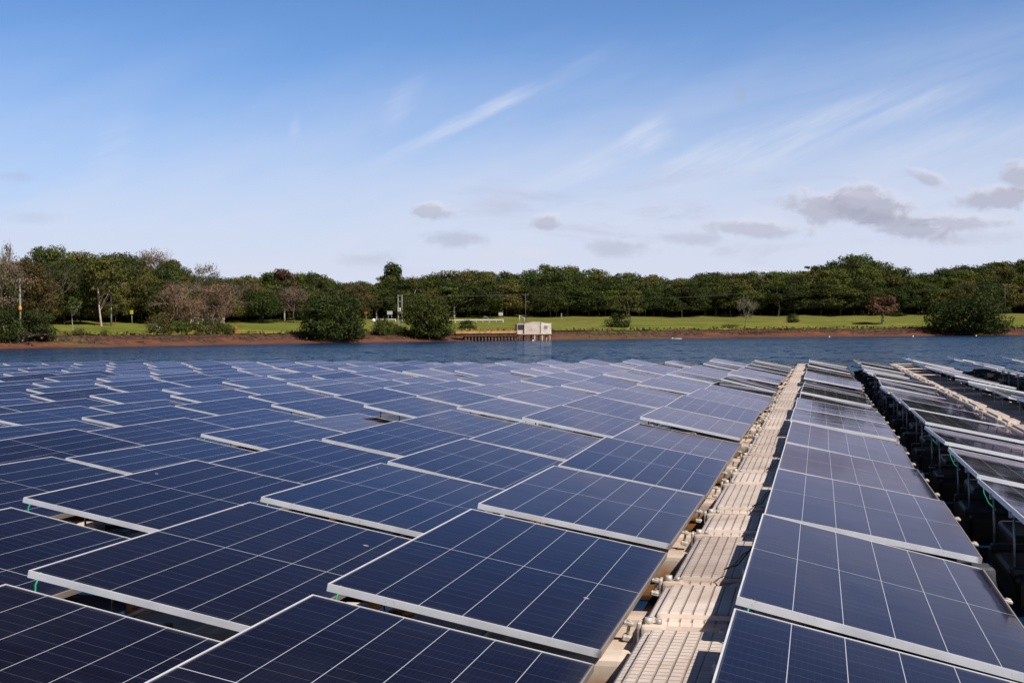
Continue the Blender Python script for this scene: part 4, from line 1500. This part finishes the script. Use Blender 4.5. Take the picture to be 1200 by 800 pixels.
rnd = random.Random(2024)
n_panels = 0
PANELS = {}
for (rx, ry, side, num) in ROWS:
    seen = 0
    for k in range(N_ROW):
        y0 = ry + k * PITCH
        g = (side, num, k)
        swell = 0.022 * math.sin(0.55 * y0 + 0.35 * rx) + 0.012 * math.sin(1.3 * y0 - 0.8 * rx + 1.0)
        zl, roll, pit = -0.965 + swell + rnd.uniform(-0.012, 0.012), 11.2 + rnd.gauss(0, 0.6), rnd.gauss(0, 0.5)
        yaw = rnd.gauss(0, 0.35)
        jx, jy = rnd.uniform(-0.02, 0.02), rnd.uniform(-0.03, 0.03)
        if side == 'right' and num >= 3:
            zl, roll = zl + 0.06, roll + 1.2
        if g in KNOWN:
            zl, roll, pit = KNOWN[g]
            yaw = jx = jy = 0.0
        rot = Matrix.Rotation(math.radians(yaw), 4, 'Z') @ Matrix.Rotation(math.radians(roll), 4, 'Y') @ Matrix.Rotation(math.radians(pit), 4, 'X')
        mw = Matrix.Translation((rx + jx, y0 + jy, EYE + zl)) @ rot
        cs = [mw @ Vector(c) for c in ((0, 0, 0), (PW, 0, 0), (PW, PL, 0), (0, PL, 0))]
        pj = [project(c) for c in cs]
        if any(q is None for q in pj):
            continue
        inside = [q for q in pj if -6 < q[0] < 1206 and -6 < q[1] < 806]
        if not inside:
            continue
        area = poly_area([(q[0], q[1]) for q in pj]) * (1024 / 1200) ** 2
        seen += 1
        n_panels += 1
        PANELS[g] = mw
        if side == 'left':
            look = 'navy solar panel'
        else:
            look = 'dark solar panel'
        if num == 1:
            where = 'row bordering the beige walkway on its %s' % side
        else:
            where = '%s row %s of the beige walkway' % (ORD[num - 1], side)
        kth = 'nearest panel' if seen == 1 else '%s from the front' % ORD[seen - 1]
        label = '%s, %s, %s' % (look, where, kth)
        grp = 'solar panels of the floating array'
        if area > 420 or (side == 'right' and pj[0][2] < 26):
            t = empty('solar_panel')
            t.matrix_world = mw
            link_mesh('frame', ME_FRAME, t)
            link_mesh('cell_glass', ME_GLASS, t)
            inv = rot.to_3x3().inverted()
            for yy in (0.62, 1.42):
                o = link_mesh('mounting_post', ME_POST, t)
                o.location = (0.016, yy, -PH - 0.001)
                o.rotation_euler = inv.to_euler()
                if side == 'right' and num >= 3:
                    o.scale.z = 1.2
            if side == 'right' or num <= 2:
                for yy in (0.55, 1.45):
                    o = link_mesh('clamp', ME_CLAMP, t)
                    o.location = (PW, yy, -0.004)
            if pj[0][2] < 15:
                link_mesh('earth_wire', ME_GREEN, t)
                if side == 'right' and num == 1 and k < 4:
                    o = link_mesh('cable', ME_BLACK, t)
                    o.location.y = 0.9
        else:
            t = link_mesh('solar_panel', ME_WHOLE)
            t.matrix_world = mw
        tag(t, label, 'solar panel', grp)
print('panels', n_panels)


# pontoons under the panels
def pontoon_mesh(q, pm):
    b = MB()
    # body under the high edge, body under the low edge, saddle between
    b.box(-0.02, 0.46, 0.42, 1.66, -0.02, 0.165, bevel=0.045, seg=3)
    b.box(0.56, 1.165 - q, 0.12, 0.92, -0.02, 0.215, bevel=0.05, seg=3)
    b.box(0.60, 1.155 - q, 0.105, 0.26, 0.10, 0.262, bevel=0.035, seg=3)
    b.box(0.60, 1.155 - q, 0.80, 0.94, 0.10, 0.262, bevel=0.035, seg=3)
    b.box(0.44, 0.62, 0.35, 0.80, 0.03, 0.19, bevel=0.03, seg=2)
    b.box(0.12, 0.36, 1.60, 2.30, 0.02, 0.215, bevel=0.04, seg=3)
    b.box(-0.03, 0.30, 0.57, 0.67, 0.13, 0.195, bevel=0.02, seg=2)
    b.box(-0.03, 0.30, 1.37, 1.47, 0.13, 0.195, bevel=0.02, seg=2)
    me = b.mesh('pontoon', M[pm])
    for p_ in me.polygons:
        p_.use_smooth = False
    return me


ME_PON, ME_PON_SHORT = pontoon_mesh(0.0, 'pontoon'), pontoon_mesh(0.14, 'pontoon_shade_tone')
ME_PON_SHADE = pontoon_mesh(0.0, 'pontoon_shade_tone')
for (rx, ry, side, num) in ROWS:
    seen = 0
    for k in range(N_ROW):
        g = (side, num, k)
        if g not in PANELS:
            continue
        y0 = ry + k * PITCH
        if side == 'left' and num > 1 and y0 > 15:
            continue
        seen += 1
        o = link_mesh('pontoon', ME_PON if side == 'left' else (ME_PON_SHORT if num == 2 else ME_PON_SHADE))
        o.location = (rx, y0, rnd.uniform(-0.012, 0.012))
        o.rotation_euler = (0, 0, rnd.gauss(0, 0.006))
        where = ('row bordering the beige walkway on its %s' % side) if num == 1 else ('%s row %s of the beige walkway' % (ORD[num - 1], side))
        tag(o, '%s pontoon under the %s panel, %s' % ('cream' if side == 'left' else 'shade-painted dark', 'nearest' if seen == 1 else ORD[seen - 1], where), 'pontoon', 'pontoons carrying the solar panels')


# walkways
def walk_mesh(L, long_):
    wd = 0.66
    b = MB()
    b.box(0, wd, 0.0, L, -0.02, WALK, bevel=0.035, seg=3)
    # rounded raised tread field
    b.box(0.045, wd - 0.045, 0.06, L - 0.06, WALK - 0.03, WALK + 0.022, bevel=0.018, seg=2)
    return b.mesh('body', M['walk_long' if long_ else 'walk_short'])


def joint_mesh():
    wd = 0.66
    b = MB()
    b.box(0.02, wd - 0.02, 0.006, 0.116, 0.02, WALK - 0.045, bevel=0.02, seg=2)
    b.tube([(0.34, 0.05, WALK - 0.03), (0.34, 0.05, WALK + 0.004)], [0.055, 0.05], 14)
    b.box(-0.005, 0.085, 0.018, 0.10, WALK - 0.05, WALK + 0.012, bevel=0.015, seg=2)
    b.box(wd - 0.085, wd + 0.005, 0.018, 0.10, WALK - 0.05, WALK + 0.012, bevel=0.015, seg=2)
    return b.mesh('coupling', M['pontoon'])


def pin_mesh():
    b = MB()
    b.tube([(0.02, 0.06, WALK + 0.01), (0.02, 0.06, WALK + 0.035)], 0.016, 8)
    b.tube([(0.06, 0.06, WALK + 0.01), (0.06, 0.06, WALK + 0.03)], 0.012, 8)
    b.box(-0.022, -0.006, 0.03, 0.09, WALK - 0.06, WALK + 0.02, bevel=0.004)
    return b.mesh('pin', M['clip'])


ME_LONG, ME_SHORT, ME_JOINT, ME_PIN = walk_mesh(1.29, True), walk_mesh(0.70, False), joint_mesh(), pin_mesh()
for (wx, wname, y_start, y_end, yoff) in [(-0.672, 'main beige walkway', 3.0, 41.0, 4.95), (2.11, 'right-hand second walkway', 12.0, 41.0, 4.70)]:
    P2 = 2.24
    k0 = int(math.floor((y_start - yoff) / P2))
    ns = nl = 0
    y = yoff + k0 * P2
    while y < y_end:
        for (kind, ya, L) in (('short', y, 0.70), ('long', y + 0.825, 1.29)):
            if ya + L < y_start - 1.3 or ya > y_end:
                continue
            pa_, pb_ = project((wx + 0.2, ya, WALK)), project((wx + 0.2, ya + L, WALK))
            if pb_ is None or pb_[1] > 830 or pb_[0] > 1230:
                continue
            if kind == 'short':
                ns += 1
            else:
                nl += 1
            t = empty('walkway_float', (wx + rnd.uniform(-0.006, 0.006), ya, rnd.uniform(-0.012, 0.012)), rnd.gauss(0, 0.004))
            link_mesh('body', ME_SHORT if kind == 'short' else ME_LONG, t)
            j_ = link_mesh('coupling', ME_JOINT, t)
            j_.location = (0, L, 0)
            if pb_[2] < 22:
                pn = link_mesh('pin', ME_PIN, j_)
            c_ = ns if kind == 'short' else nl
            tx = 'short ribbed beige float' if kind == 'short' else 'long grid-textured beige float'
            tag(t, '%s of the %s, %s' % (tx, wname, 'nearest of its kind' if c_ == 1 else '%s of its kind from the front' % ORD[c_ - 1]),
                'walkway float', 'floats of the %s' % wname)
        y += P2

# green mooring rope under the right-hand row
q = at_depth(1198, 688, 6.0)
b = MB()
b.tube([(1.25, 5.2, 0.30), (1.22, 5.5, 0.33), (1.20, 5.75, 0.26), (1.16, 6.05, 0.12), (1.14, 6.3, 0.02)], 0.008, 6)
tag(b.build('green_rope', M['green_wire']), 'short green rope hanging to the water at the right edge', 'rope')
